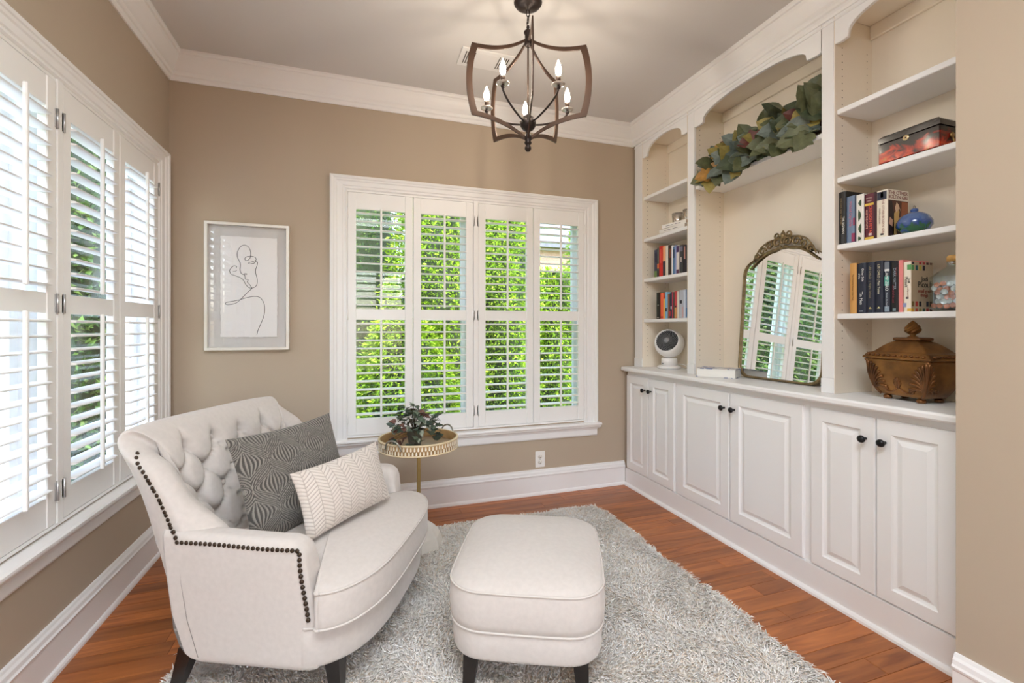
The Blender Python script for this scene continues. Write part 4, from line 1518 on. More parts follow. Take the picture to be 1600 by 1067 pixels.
cr = MB()
for s in (-1, 1):
    items = [(spiral(0.034, MH + 0.026, 0.028, 0.006, PI * 1.1, -1.25), 0.0065), (spiral(0.036, MH + 0.066, 0.020, 0.005, -PI * .7, 1.25), 0.005),
             (spiral(0.085, MH + 0.020, 0.025, 0.006, 0.0, 1.3), 0.006), (spiral(0.130, MH - 0.006, 0.021, 0.005, PI, -1.2), 0.005),
             (spiral(0.166, MH - 0.034, 0.017, 0.004, 0.2, 1.2), 0.005)]
    for pts, r_ in items:
        k = len(pts)
        cr.tube([tr((-0.022 - 0.006 * math.sin(i / k * 3), s * p[0], p[1])) for i, p in enumerate(pts)], [r_ * 1.35 * (1 - 0.45 * i / k) for i in range(k)], 6)
    sw = catmull([(0.010, MH + 0.004), (0.05, MH - 0.012), (0.10, MH - 0.022), (0.15, MH - 0.048), (0.185, MH - 0.075), (0.215, MH - 0.098)], 5)
    cr.tube([tr((-0.021, s * p[0], p[1])) for p in sw], [0.009 * (1 - 0.5 * i / len(sw)) for i in range(len(sw))], 6)
    sw = catmull([(0.005, MH + 0.055), (0.06, MH + 0.048), (0.105, MH + 0.040), (0.145, MH + 0.018), (0.178, MH - 0.022), (0.20, MH - 0.065)], 5)
    cr.tube([tr((-0.022, s * p[0], p[1])) for p in sw], [0.0065 * (1 - 0.4 * i / len(sw)) for i in range(len(sw))], 6)
cr.lathe([(0.0001, -0.02), (0.010, -0.018), (0.016, -0.004), (0.012, 0.012), (0.005, 0.026), (0.0001, 0.032)], tr((-0.024, 0.0, MH + 0.062)), 10)
for k in range(5):
    a = PI / 2 + (k - 2) * 0.42
    cr.tube([tr((-0.026, 0.0, MH + 0.03)), tr((-0.030, 0.024 * math.cos(a), MH + 0.032 + 0.03 * math.sin(a))), tr((-0.026, 0.034 * math.cos(a), MH + 0.034 + 0.046 * math.sin(a)))], [0.004, 0.006, 0.002], 6)
cr.build('crest', GILT, mir)

# thick picture book lying on the worktop in front of the mirror
t = thing('coffee_table_book', 'thick book with blue patterned covers lying on the worktop beside the mirror', 'book', (2.068, 2.228, ZT + 0.0003), math.radians(-57))
bc = mat('blue_pattern_cover', S(214, 212, 210), 0.5)
nt = bc.node_tree
vo = nt.nodes.new('ShaderNodeTexVoronoi'); vo.inputs['Scale'].default_value = 34
tc = nt.nodes.new('ShaderNodeTexCoord'); nt.links.new(tc.outputs['Object'], vo.inputs['Vector'])
rp = nt.nodes.new('ShaderNodeValToRGB'); rp.color_ramp.interpolation = 'CONSTANT'
rp.color_ramp.elements[0].color = S(96, 110, 150); rp.color_ramp.elements[1].color = S(216, 214, 212); rp.color_ramp.elements[1].position = 0.42
nt.links.new(vo.outputs['Color'], rp.inputs['Fac']); nt.links.new(rp.outputs['Color'], nt.nodes['Principled BSDF'].inputs['Base Color'])
bl, bw, bh = 0.222, 0.135, 0.054
MB().box((-bl / 2, -bw / 2, 0), (bl / 2, bw / 2, 0.004), r=0.001).build('cover', bc, t)
MB().box((-bl / 2, -bw / 2, bh - 0.004), (bl / 2, bw / 2, bh), r=0.001).build('cover', bc, t)
MB().box((-bl / 2 + 0.003, -bw / 2 + 0.003, 0.004), (bl / 2 - 0.003, bw / 2 - 0.002, bh - 0.004), r=0.001).build('pages', mat('white_pages', S(232, 231, 226), 0.8, bump=(400, 0.2)), t)
MB().box((-bl / 2, bw / 2 - 0.003, 0.004), (bl / 2, bw / 2, bh - 0.004)).build('spine', bc, t)

# ------------------------------------------------------------------ desk fan
t = thing('desk_fan', 'white globe desk fan with dark spiral grille on the worktop at the far end', 'fan', (2.150, 2.795, ZT + 0.0005), 0)
FANW = mat('fan_white', S(238, 238, 238), 0.3)
MB().lathe([(0.0001, 0.0), (0.078, 0.0), (0.093, 0.006), (0.094, 0.012), (0.080, 0.022), (0.050, 0.026), (0.0001, 0.028)], n=32, sx=0.92, sy=0.92).build('base', FANW, t)
MB().lathe([(0.056, 0.022), (0.055, 0.070), (0.050, 0.078), (0.0001, 0.080)], n=28).build('pedestal', FANW, t)
MB().box((-0.0576, -0.009, 0.034), (-0.054, 0.009, 0.040)).build('brand_plate', mat('fan_plate', S(90, 90, 92), 0.4), t)
fdir = Vector((-0.83, -0.57, 0.42)).normalized()
FM = Matrix.Translation((0, 0, 0.183)) @ fdir.to_track_quat('Z', 'Y').to_matrix().to_4x4()
FRa = 0.104
prof = []
for i in range(0, 17):
    a = math.radians(126) * i / 16
    prof.append((max(0.0001, FRa * math.sin(PI - a)), -FRa * math.cos(a)))
rim_r, rim_z = prof[-1]
prof += [(rim_r - 0.004, rim_z + 0.001), (rim_r - 0.007, rim_z - 0.012)]
hd = MB().lathe(prof, n=36, caps=False); hd.xf(FM); hd.build('head', FANW, t)
fg = mat('fan_grille_grey', S(120, 122, 126), 0.4)
bd = MB().lathe([(0.0001, rim_z - 0.022), (rim_r - 0.005, rim_z - 0.010)], n=24, caps=False); bd.xf(FM); bd.build('blade_shadow_plate', mat('fan_inner', S(38, 39, 42), 0.5), t)
gr = MB()
for k in range(26):
    pts = []
    for i in range(8):
        u = i / 7
        r_ = 0.020 + (rim_r - 0.006 - 0.020) * u
        a = 2 * PI * k / 26 + 1.0 * u
        pts.append((r_ * math.cos(a), r_ * math.sin(a), rim_z + 0.006 * (1 - u * u) - 0.002))
    gr.tube(pts, 0.0017, 4)
gr.xf(FM); gr.build('grille', fg, t)
cp_ = MB().lathe([(0.0001, rim_z + 0.012), (0.014, rim_z + 0.011), (0.021, rim_z + 0.006), (0.022, rim_z - 0.004)], n=20); cp_.xf(FM); cp_.build('grille_cap', mat('fan_cap', S(126, 128, 132), 0.35), t)
MB().tube(catmull([(0.06, 0.0, 0.03), (0.085, -0.05, 0.03), (0.088, -0.10, 0.006), (0.05, -0.13, 0.004), (0.10, -0.155, 0.004)], 6), 0.0028, 6).build('power_cord', FANW, t)

# ------------------------------------------------------------------ books
def place(ex, ey, ez, o):
    M = Matrix((ex, ey, ez)).transposed().to_4x4()
    M.translation = o
    return M


SPINE = (Vector((0, 0, -1)), Vector((0, -1, 0)), Vector((-1, 0, 0)))
COVER = (Vector((1, 0, 0)), Vector((0, 0, 1)), Vector((0, -1, 0)))


def cmat(col, rough=0.5):
    return mat('cloth_%d_%d_%d' % col, S(*col), rough)


def book(y1, y0, z, h, col, label, group, x=2.06, depth=0.150, extras=None, hard=False, spine_col=None):
    """upright book; spine towards the room (-x), thickness y0..y1"""
    w = y1 - y0 - 0.0008
    t = thing('book', label, 'book', (x, (y0 + y1) / 2, z + 0.0004), 0, group)
    c = cmat(col)
    b = 0.0022 if hard else 0.0010
    mb = MB()
    mb.box((0, -w / 2, 0), (depth, -w / 2 + b, h)); mb.box((0, w / 2 - b, 0), (depth, w / 2, h))
    sp = MB()
    k = 0.0022 if hard else 0.0010
    sp.prism([(0.003, -w / 2), (0.0, -w / 2 + w * .12), (-k, -w / 4), (-k * 1.3, 0), (-k, w / 4), (0.0, w / 2 - w * .12), (0.003, w / 2)], 'z', 0, h)
    mb.build('cover', c, t)
    fix_normals(sp.build('spine', cmat(spine_col) if spine_col else c, t))
    MB().box((0.003, -w / 2 + b, 0.002), (depth - 0.003, w / 2 - b, h - 0.003)).build('pages', PAGES, t)
    for e in (extras or []):
        kind = e[0]
        if kind == 'band':        # (z0, z1, colour, [y fraction range]) as fractions of the spine
            _, a, bb, cc = e[:4]
            fy = e[4] if len(e) > 4 else (-0.42, 0.42)
            MB().box((-k * 1.5 - 0.0003, w * fy[0], h * a), (-k * 0.4, w * fy[1], h * bb)).build('spine_label', cmat(cc), t)
        elif kind == 'text':      # (body, size, z fraction centre, y fraction, colour)
            _, body, size, fz, fy, cc = e[:6]
            xs = e[6] if len(e) > 6 else 1.0
            text(body, size, cmat(cc), place(*SPINE, Vector((-k * 1.5 - 0.0006, w * fy, h * fz))), t, xscale=xs)
        elif kind == 'htext':     # horizontal text on the spine
            _, body, size, fz, fy, cc = e[:6]
            text(body, size, cmat(cc), place(Vector((0, -1, 0)), Vector((0, 0, 1)), Vector((-1, 0, 0)), Vector((-k * 1.5 - 0.0006, w * fy, h * fz))), t)
        elif kind == 'cband':     # front cover rectangle (x0,x1,z0,z1,colour) fractions
            _, xa, xb, za, zb, cc = e
            MB().box((depth * xa, -w / 2 - 0.0004, h * za), (depth * xb, -w / 2, h * zb)).build('cover_panel', cmat(cc), t)
        elif kind == 'ctext':
            _, body, size, fx, fz, cc = e[:6]
            al = e[6] if len(e) > 6 else 'CENTER'
            text(body, size, cmat(cc), place(*COVER, Vector((depth * fx, -w / 2 - 0.0010, h * fz))), t, al)
        elif kind == 'cblob':     # painted shape on the cover: polygon in fractions
            _, poly, cc, lift = e
            MB().prism([(depth * p[0], h * p[1]) for p in poly], 'y', -w / 2 - 0.0004 - 0.0002 * lift, -w / 2).build('cover_print', cmat(cc), t)
        elif kind == 'tri':
            _, fz, cc = e
            MB().add([(-k * 1.5 - 0.0005, w * .2, h * fz), (-k * 1.5 - 0.0005, -w * .2, h * fz), (-k * 1.5 - 0.0005, 0, h * (fz + .035))], [(0, 1, 2)]).build('publisher_mark', cmat(cc), t)
    return t


Z2, Z3 = 1.573, 1.262
G2, G3 = 'books on the second shelf of the near bay', 'books on the lowest shelf of the near bay'
book(1.4900, 1.4582, Z2, 0.235, (30, 29, 28), 'tall black hardback at the far left of the shelf with the blue glass ball', G2, hard=True, depth=0.165,
     extras=[('text', 'LINCOLN AND THE WEST', 0.0105, 0.62, 0.12, (150, 132, 100)), ('text', 'THE BIG MAN', 0.0125, 0.36, -0.18, (226, 224, 214)), ('band', 0.02, 0.20, (62, 64, 66), (-0.3, 0.1))])
book(1.4560, 1.4150, Z2, 0.206, (110, 130, 158), 'slate-blue paperback with pink lettering beside the tall black hardback', G2,
     extras=[('text', 'Wicked City Girls', 0.0150, 0.62, 0.05, (206, 120, 140)), ('band', 0.02, 0.2, (150, 60, 96), (-0.42, -0.05)), ('band', 0.36, 0.52, (150, 60, 96), (-0.42, -0.2)), ('band', 0.0, 1.0, (44, 52, 74), (-0.5, -0.40))])
t = book(1.4140, 1.3822, Z2, 0.203, (232, 230, 224), 'white book with green leaf scroll down its spine', G2)
for zc_, s_, hh in ((0.165, 1, 0.03), (0.112, -1, 0.052), (0.055, 1, 0.045), (0.012, -1, 0.02)):
    pts = [(s_ * 0.011 * math.sin(PI * i / 8) * (1 if j == 0 else -0.15) - s_ * 0.005, zc_ - hh / 2 + hh * i / 8) for j in (0, 1) for i in (range(9) if j == 0 else range(7, 0, -1))]
    MB().add([(-0.0026, p[0], p[1]) for p in pts], [tuple(range(len(pts)))]).build('leaf_print', cmat((62, 84, 56)), t)
book(1.3795, 1.3328, Z2, 0.196, (92, 30, 48), 'dark crimson novel with yellow bands and red title on the spine', G2,
     extras=[('band', 0.0, 0.06, (222, 186, 76), (-0.30, 0.5)), ('band', 0.74, 0.79, (222, 186, 76), (-0.30, 0.5)), ('htext', 'MICHEL', 0.0075, 0.90, 0.08, (206, 178, 170)), ('htext', 'FABER', 0.0075, 0.84, 0.08, (206, 178, 170)),
             ('text', 'CRIMSON PETAL', 0.0165, 0.43, -0.02, (226, 92, 70)), ('text', 'AND THE WHITE', 0.0105, 0.45, 0.30, (230, 176, 160)), ('band', 0.09, 0.14, (214, 190, 190), (-0.12, 0.14)), ('band', 0.0, 1.0, (58, 24, 38), (-0.5, -0.32))])
obg = [('band', 0.80, 0.97, (34, 40, 62), (-0.42, 0.46)), ('band', 0.84, 0.96, (222, 216, 206), (-0.12, 0.12)), ('text', 'THE OTHER BOLEYN GIRL', 0.0125, 0.44, -0.10, (170, 132, 122)), ('text', 'PHILIPPA GREGORY', 0.0075, 0.46, 0.22, (160, 140, 128)), ('band', 0.05, 0.09, (40, 40, 46), (-0.14, 0.14)),
       ('ctext', 'THE OTHER', 0.0215, 0.04, 0.935, (150, 104, 96), 'LEFT'), ('ctext', 'BOLEYN GIRL', 0.0195, 0.04, 0.845, (150, 104, 96), 'LEFT'),
       ('cband', 0.03, 0.97, 0.02, 0.78, (88, 52, 40)), ('cblob', [(0.05, 0.02), (0.30, 0.02), (0.30, 0.5), (0.2, 0.76), (0.05, 0.76)], (44, 30, 32), 1), ('cblob', [(0.25, 0.05), (0.42, 0.05), (0.55, 0.55), (0.45, 0.62), (0.30, 0.5)], (216, 176, 108), 1),
       ('cblob', [(0.40, 0.52), (0.55, 0.62), (0.62, 0.55), (0.5, 0.70), (0.42, 0.74), (0.34, 0.62)], (226, 190, 158), 2), ('cblob', [(0.62, 0.3), (0.95, 0.25), (0.95, 0.76), (0.66, 0.76)], (158, 92, 58), 1), ('cblob', [(0.05, 0.28), (0.22, 0.22), (0.24, 0.36), (0.10, 0.42)], (206, 160, 132), 2),
       ('cblob', [(0.68, 0.02), (0.95, 0.02), (0.95, 0.36), (0.8, 0.44), (0.7, 0.3)], (56, 36, 40), 2)]
book(1.3309, 1.2892, Z2, 0.196, (232, 224, 208), 'cream paperback with painted portrait cover standing next to the blue glass ball', G2, depth=0.128, extras=obg)

navy = (34, 40, 58)
book(1.4414, 1.4118, Z3, 0.220, (206, 156, 88), 'ochre yellow hardback at the left end of the row beside the coin jar', G3, hard=True, extras=[('text', 'The Whistling Season | Ivan Doig', 0.0085, 0.52, 0.0, (140, 96, 44))])
book(1.4110, 1.3725, Z3, 0.216, navy, 'dark navy hardback with white author names, second in the lowest near-bay row', G3, hard=True, extras=[('text', 'Other Side', 0.0125, 0.76, -0.18, (224, 224, 226)), ('text', 'of the', 0.0105, 0.74, 0.20, (224, 224, 226)), ('text', 'Tin Men', 0.0165, 0.30, 0.0, (230, 230, 230)), ('band', 0.03, 0.06, (120, 124, 134), (-0.2, 0.2))])
book(1.3716, 1.3388, Z3, 0.215, navy, 'navy thriller hardback with dull gold lettering between two other navy spines', G3, hard=True, extras=[('text', 'LEE CHILD', 0.0120, 0.80, 0.0, (150, 140, 110)), ('text', '|', 0.0120, 0.62, 0.0, (150, 140, 110)), ('text', 'Night School', 0.0125, 0.44, 0.0, (132, 124, 100)), ('tri', 0.085, (206, 188, 120))])
book(1.3374, 1.3050, Z3, 0.216, (30, 36, 54), 'navy thriller hardback with bright cream lettering on its spine', G3, hard=True, extras=[('text', 'LEE CHILD', 0.0125, 0.80, 0.0, (226, 220, 190)), ('text', '|', 0.0125, 0.64, 0.0, (226, 220, 190)), ('text', 'Past Tense', 0.0125, 0.49, 0.0, (236, 232, 210)), ('tri', 0.085, (236, 226, 170))])
book(1.3014, 1.2800, Z3, 0.212, (46, 52, 66), 'grey-teal novel with bold capital title on its spine', G3, hard=True, extras=[('band', 0.84, 0.97, (110, 118, 130)), ('band', 0.80, 0.84, (226, 228, 230)), ('band', 0.52, 0.70, (92, 170, 158)), ('text', 'CAMP ZERO', 0.0155, 0.62, 0.0, (232, 238, 238)), ('text', 'Michelle Min Sterling', 0.0075, 0.24, 0.0, (190, 204, 216)), ('band', 0.02, 0.12, (140, 158, 176))])
book(1.2785, 1.2498, Z3, 0.205, (24, 24, 28), 'black paperback with silver and red scribbled lettering left of the pink book', G3, extras=[('text', 'DARK MATTER', 0.0130, 0.66, -0.05, (150, 160, 172)), ('text', 'a novel of the end', 0.0095, 0.36, 0.12, (156, 54, 74)), ('band', 0.03, 0.08, (120, 140, 150), (-0.2, 0.2)), ('text', 'THE LAST', 0.0085, 0.80, -0.28, (130, 60, 60))])
book(1.2494, 1.2330, Z3, 0.208, (226, 136, 134), 'salmon pink hardback squeezed in before the tan novel by the coin jar', G3, hard=True, depth=0.16)
jp = [('text', 'Jodi', 0.0125, 0.62, -0.22, (60, 56, 56)), ('text', 'Picoult', 0.0150, 0.60, 0.12, (60, 56, 56)), ('text', 'small great things', 0.0060, 0.38, -0.10, (156, 110, 96)), ('band', 0.26, 0.30, (50, 56, 70), (-0.16, 0.16)), ('band', 0.84, 0.94, (92, 158, 96), (-0.5, 0.0)), ('band', 0.10, 0.18, (138, 152, 190), (0.1, 0.5)), ('band', 0.02, 0.07, (222, 180, 70), (-0.5, 0.0)),
      ('ctext', 'Jodi', 0.0255, 0.60, 0.66, (44, 40, 38)), ('ctext', 'Picoult', 0.0315, 0.62, 0.545, (44, 40, 38)), ('ctext', 'small great', 0.0190, 0.60, 0.42, (150, 84, 66)), ('ctext', 'things', 0.0190, 0.58, 0.335, (150, 84, 66))]
sw_ = [(92, 158, 96), (44, 96, 104), (198, 178, 62), (44, 42, 56), (178, 56, 60), (226, 160, 120)]
for i, cc in enumerate(sw_):
    jp.append(('cband', 0.02 + 0.165 * i, 0.12 + 0.165 * i, 0.83, 0.93, cc if i < 4 else (188, 168, 140)))
    jp.append(('cband', 0.02 + 0.165 * i, 0.12 + 0.165 * i, 0.95, 0.995, [(44, 42, 56), (188, 168, 140), (178, 56, 66), (178, 56, 66), (86, 44, 56), (130, 104, 88)][i]))
    jp.append(('cband', 0.02 + 0.165 * i, 0.12 + 0.165 * i, 0.11, 0.21, [(122, 100, 58), (176, 62, 56), (44, 42, 46), (188, 168, 140), (58, 66, 84), (128, 92, 70)][i]))
    jp.append(('cband', 0.02 + 0.165 * i, 0.12 + 0.165 * i, 0.01, 0.07, [(214, 160, 60), (186, 74, 56), (150, 140, 66), (50, 88, 76), (180, 54, 60), (70, 46, 44)][i]))
book(1.2324, 1.2040, Z3, 0.198, (190, 170, 142), 'tan paperback with coloured squares on its cover, partly behind the coin jar', G3, depth=0.130, extras=jp, spine_col=(232, 224, 208))

# small books of the far bay
ZL2, ZL3 = 1.566, 1.264
L2 = [(2.8689, 2.834, .205, (70, 74, 92), 'blue-grey paperback with a green foot', [('band', 0.02, 0.24, (120, 150, 90)), ('band', 0.55, 0.9, (52, 52, 76))]), (2.834, 2.8114, .215, (86, 92, 84), 'grey-green spine with an orange patch', [('band', 0.30, 0.46, (230, 120, 60)), ('band', 0.0, 0.24, (60, 56, 54))]),
      (2.8114, 2.7689, .222, (206, 44, 36), 'bright red thick hardback', [('band', 0.45, 0.9, (226, 92, 80), (-0.1, 0.1))]), (2.7689, 2.7378, .216, (236, 168, 122), 'peach book with charcoal lower half', [('band', 0.02, 0.5, (52, 58, 66))]), (2.7378, 2.7099, .214, (226, 220, 206), 'plain cream spine', []),
      (2.7099, 2.6735, .212, (58, 46, 42), 'dark brown book with a red-brown patch', [('band', 0.58, 0.88, (128, 70, 52), (-0.4, 0.1))]), (2.6735, 2.6582, .205, (236, 236, 238), 'thin white paperback', []), (2.6582, 2.6404, .194, (92, 128, 168), 'thin mid-blue paperback', [('band', 0.6, 0.9, (46, 74, 104))]),
      (2.6404, 2.6229, .200, (142, 158, 204), 'periwinkle blue paperback', []), (2.6229, 2.5917, .196, (226, 220, 216), 'white book with plum blocks at head and foot', [('band', 0.76, 0.98, (76, 52, 96)), ('band', 0.02, 0.16, (92, 52, 78))]), (2.5917, 2.5543, .192, (64, 66, 70), 'slate book with a pale flame shape', [('band', 0.40, 0.58, (220, 212, 204), (-0.15, 0.1)), ('band', 0.78, 0.95, (118, 118, 140))]),
      (2.5543, 2.5146, .186, (40, 36, 46), 'near-black book with a rose streak', [('band', 0.5, 0.95, (190, 140, 132), (-0.1, 0.2))])]
for i, (a, b, h, c, d, ex) in enumerate(L2):
    pos = ['first', 'second', 'third', 'fourth', 'fifth', 'sixth', 'seventh', 'eighth', 'ninth', 'tenth', 'eleventh', 'last'][i]
    book(a, b, ZL2, h, c, d + ', ' + pos + ' on the upper far-bay book shelf', 'books on the upper shelf of the far bay', x=2.075, depth=0.135, extras=ex)
L3 = [(2.8419, 2.7968, .192, (38, 50, 46), 'dark green-black book with pale dots', [('band', 0.03, 0.07, (200, 200, 190), (-0.3, 0.3)), ('band', 0.5, 0.54, (150, 160, 150), (-0.2, 0.2)), ('band', 0, 1, (28, 32, 32), (-0.5, -0.1))]), (2.7968, 2.7632, .186, (236, 108, 70), 'orange-red book', [('band', 0.02, 0.1, (200, 80, 60))]), (2.7632, 2.7443, .142, (228, 178, 92), 'short amber paperback', []),
      (2.7443, 2.7145, .188, (132, 184, 214), 'sky-blue book with a small black figure', [('band', 0.27, 0.40, (30, 34, 40), (-0.2, 0.3))]), (2.7145, 2.6943, .172, (140, 94, 66), 'brown leather-look book', []), (2.6943, 2.6825, .176, (46, 48, 68), 'thin navy paperback', [('band', 0.1, 0.3, (200, 50, 60))]),
      (2.6825, 2.669, .185, (58, 60, 80), 'thin indigo book', [('band', 0.36, 0.46, (200, 210, 226))]), (2.669, 2.6555, .184, (178, 52, 74), 'thin raspberry book', []), (2.6555, 2.6422, .183, (66, 70, 62), 'thin grey-green book', []), (2.6422, 2.6141, .187, (196, 74, 76), 'coral and tan book with a round emblem', [('band', 0.02, 0.40, (206, 150, 96)), ('band', 0.40, 0.47, (40, 36, 40), (-0.2, 0.2))]),
      (2.6141, 2.5942, .184, (222, 216, 204), 'pale ivory book', []), (2.5942, 2.5493, .190, (184, 190, 202), 'silver-grey book with a dark emblem', [('band', 0.52, 0.64, (36, 40, 50), (-0.2, 0.3)), ('band', 0.02, 0.4, (204, 168, 170), (-0.5, -0.2))]), (2.5493, 2.5269, .190, (206, 216, 232), 'pale blue-white book', []), (2.5269, 2.5064, .190, (120, 142, 182), 'hazy blue book', [('band', 0.05, 0.35, (42, 110, 170))])]
for i, (a, b, h, c, d, ex) in enumerate(L3):
    pos = ['first', 'second', 'third', 'fourth', 'fifth', 'sixth', 'seventh', 'eighth', 'ninth', 'tenth', 'eleventh', 'twelfth', 'thirteenth', 'last'][i]
    book(a, b, ZL3, h, c, d + ', ' + pos + ' on the lower far-bay book shelf', 'books on the lower shelf of the far bay', x=2.075, depth=0.135, extras=ex)

# two books lying flat with mercury glasses on top
ZS = 1.868
for k, (zz, L, col, lab, endc) in enumerate(((0.0, 0.245, (232, 230, 226), 'white book lying flat at the bottom of the stack under the glasses', None), (0.027, 0.215, (236, 234, 230), 'white book on top of the flat stack under the mercury glasses', (176, 132, 92)))):
    t = thing('book', lab, 'book', (2.125, 2.645 - 0.015 * k, ZS + 0.0005 + zz), math.radians(4 + 5 * k), 'books lying flat in the far bay')
    c = cmat(col)
    m = MB(); m.box((-0.075, -L / 2, 0), (0.075, L / 2, 0.003)); m.box((-0.075, -L / 2, 0.023), (0.075, L / 2, 0.026)); m.build('cover', c, t)
    MB().box((-0.0765, -L / 2, 0.0), (-0.073, L / 2, 0.026), r=0.001).build('spine', c, t)
    MB().box((-0.072, -L / 2 + 0.003, 0.003), (0.072, L / 2 - 0.003, 0.023)).build('pages', PAGES if not endc else cmat(endc), t)
    for q in range(2):
        MB().box((-0.0770, -0.06 + 0.07 * q, 0.010), (-0.0764, -0.01 + 0.08 * q, 0.014)).build('spine_print', cmat((150, 150, 156)), t)
MERC = mat('mercury_glass', S(214, 208, 198), 0.16, metal=0.85, noise=(60, 0.25))
for k, (yy, lab) in enumerate(((2.70, 'silver mercury-glass tumbler standing on the left of the flat book stack'), (2.585, 'silver mercury-glass tumbler half hidden behind the pilaster'))):
    t = thing('votive_glass', lab, 'glass', (2.150, yy, ZS + 0.0545), 0, 'mercury glass tumblers')
    MB().lathe([(0.0001, 0.0), (0.032, 0.0), (0.036, 0.004), (0.041, 0.085), (0.0385, 0.085), (0.034, 0.010), (0.0001, 0.008)], n=28).build('cup', MERC, t)
    MB().lathe([(0.0001, 0.009), (0.0335, 0.009), (0.035, 0.030), (0.0001, 0.031)], n=20).build('wax', mat('candle_wax', S(240, 234, 222), 0.5), t)

# ------------------------------------------------------------------ lacquered box
ZB1 = 1.873
t = thing('lacquer_box', 'black lacquered chest with red painted scene and brass key on the third shelf up', 'box', (2.078, 1.2285, ZB1 + 0.0005), 0)
lm = mat('lacquer_red', S(32, 22, 20), 0.3, coat=0.15, spec=0.3)
nt = lm.node_tree
tc = nt.nodes.new('ShaderNodeTexCoord'); mp = nt.nodes.new('ShaderNodeMapping'); mp.inputs['Scale'].default_value = (10, 16, 22)
n1 = nt.nodes.new('ShaderNodeTexNoise'); n1.inputs['Scale'].default_value = 1.0; n1.inputs['Detail'].default_value = 7; n1.inputs['Distortion'].default_value = 1.6
sx_ = nt.nodes.new('ShaderNodeSeparateXYZ'); ma = nt.nodes.new('ShaderNodeMath'); ma.operation = 'MULTIPLY_ADD'; ma.inputs[1].default_value = -4.6; ma.inputs[2].default_value = 0.25
ad = nt.nodes.new('ShaderNodeMath'); ad.operation = 'ADD'
nt.links.new(tc.outputs['Object'], mp.inputs['Vector']); nt.links.new(mp.outputs[0], n1.inputs['Vector']); nt.links.new(tc.outputs['Object'], sx_.inputs[0])
nt.links.new(sx_.outputs['Z'], ma.inputs[0]); nt.links.new(ma.outputs[0], ad.inputs[0]); nt.links.new(n1.outputs['Fac'], ad.inputs[1])
rp = nt.nodes.new('ShaderNodeValToRGB')
rp.color_ramp.elements[0].position = 0.46; rp.color_ramp.elements[0].color = S(34, 24, 22)
e_ = rp.color_ramp.elements.new(0.58); e_.color = S(150, 40, 26)
e_ = rp.color_ramp.elements.new(0.70); e_.color = S(206, 66, 36)
rp.color_ramp.elements[-1].position = 0.85; rp.color_ramp.elements[-1].color = S(190, 130, 70)
nt.links.new(ad.outputs[0], rp.inputs['Fac']); nt.links.new(rp.outputs['Color'], nt.nodes['Principled BSDF'].inputs['Base Color'])
lk = mat('lacquer_black', S(28, 22, 20), 0.15, coat=0.6)
MB().box((0.0, -0.1085, 0.010), (0.150, 0.1085, 0.094), r=0.004).build('body', lm, t)
MB().box((-0.001, -0.1095, 0.0), (0.151, 0.1095, 0.012), r=0.003).build('plinth', lk, t)
lid = MB()
lid.rings([[(0.0, -0.1085, 0.0955), (0.15, -0.1085, 0.0955), (0.15, 0.1085, 0.0955), (0.0, 0.1085, 0.0955)], [(0.0, -0.1085, 0.116), (0.15, -0.1085, 0.116), (0.15, 0.1085, 0.116), (0.0, 0.1085, 0.116)],
           [(0.010, -0.098, 0.126), (0.14, -0.098, 0.126), (0.14, 0.098, 0.126), (0.010, 0.098, 0.126)]], smooth=False)
fix_normals(lid.build('lid', lk, t))
ls = MB().lathe([(0.0001, -0.002), (0.011, -0.002), (0.012, 0.0)], (0.0, 0.006, 0.086), 8, axis='x')
lo = ls.build('lock_plate', mat('pale_brass', S(226, 206, 160), 0.3, metal=0.6), t)
MB().lathe([(0.0001, -0.0026), (0.003, -0.0026), (0.003, -0.0018)], (0.0, 0.006, 0.086), 8, axis='x').build('keyhole', DARKHOLE, lo)
kk = MB()
kk.lathe([(0.0001, -0.004), (0.010, -0.003), (0.011, 0.0), (0.010, 0.003), (0.0001, 0.004)], (0.060, -0.114, 0.058), 12, axis='y')
kk.tube([(0.063, -0.114, 0.050), (0.072, -0.115, 0.030), (0.080, -0.116, 0.012)], [0.0035, 0.003, 0.0055], 8)
kk.build('key', BRASS, t)

# ------------------------------------------------------------------ blue glass ball
t = thing('glass_ornament', 'blue and green swirled glass ball ornament beside the cream paperback', 'ornament', (2.118, 1.228, Z2 + 0.0005), 0)
bg_ = mat('blue_art_glass', S(70, 104, 176), 0.06, coat=0.8)
nt = bg_.node_tree
tc = nt.nodes.new('ShaderNodeTexCoord'); sp_ = nt.nodes.new('ShaderNodeSeparateXYZ'); n1 = nt.nodes.new('ShaderNodeTexNoise'); n1.inputs['Scale'].default_value = 26; n1.inputs['Distortion'].default_value = 1.5
ma = nt.nodes.new('ShaderNodeMath'); ma.operation = 'MULTIPLY_ADD'; ma.inputs[1].default_value = 7.0
nt.links.new(tc.outputs['Object'], n1.inputs['Vector']); nt.links.new(tc.outputs['Object'], sp_.inputs[0]); nt.links.new(sp_.outputs['Z'], ma.inputs[0]); nt.links.new(n1.outputs['Fac'], ma.inputs[2])
rp = nt.nodes.new('ShaderNodeValToRGB')
rp.color_ramp.elements[0].position = 0.60; rp.color_ramp.elements[0].color = S(36, 104, 62)
e_ = rp.color_ramp.elements.new(0.72); e_.color = S(46, 84, 160)
rp.color_ramp.elements[-1].position = 1.0; rp.color_ramp.elements[-1].color = S(96, 124, 176)
nt.links.new(ma.outputs[0], rp.inputs['Fac']); nt.links.new(rp.outputs['Color'], nt.nodes['Principled BSDF'].inputs['Base Color'])
nt.nodes['Principled BSDF'].inputs['Transmission Weight'].default_value = 0.25
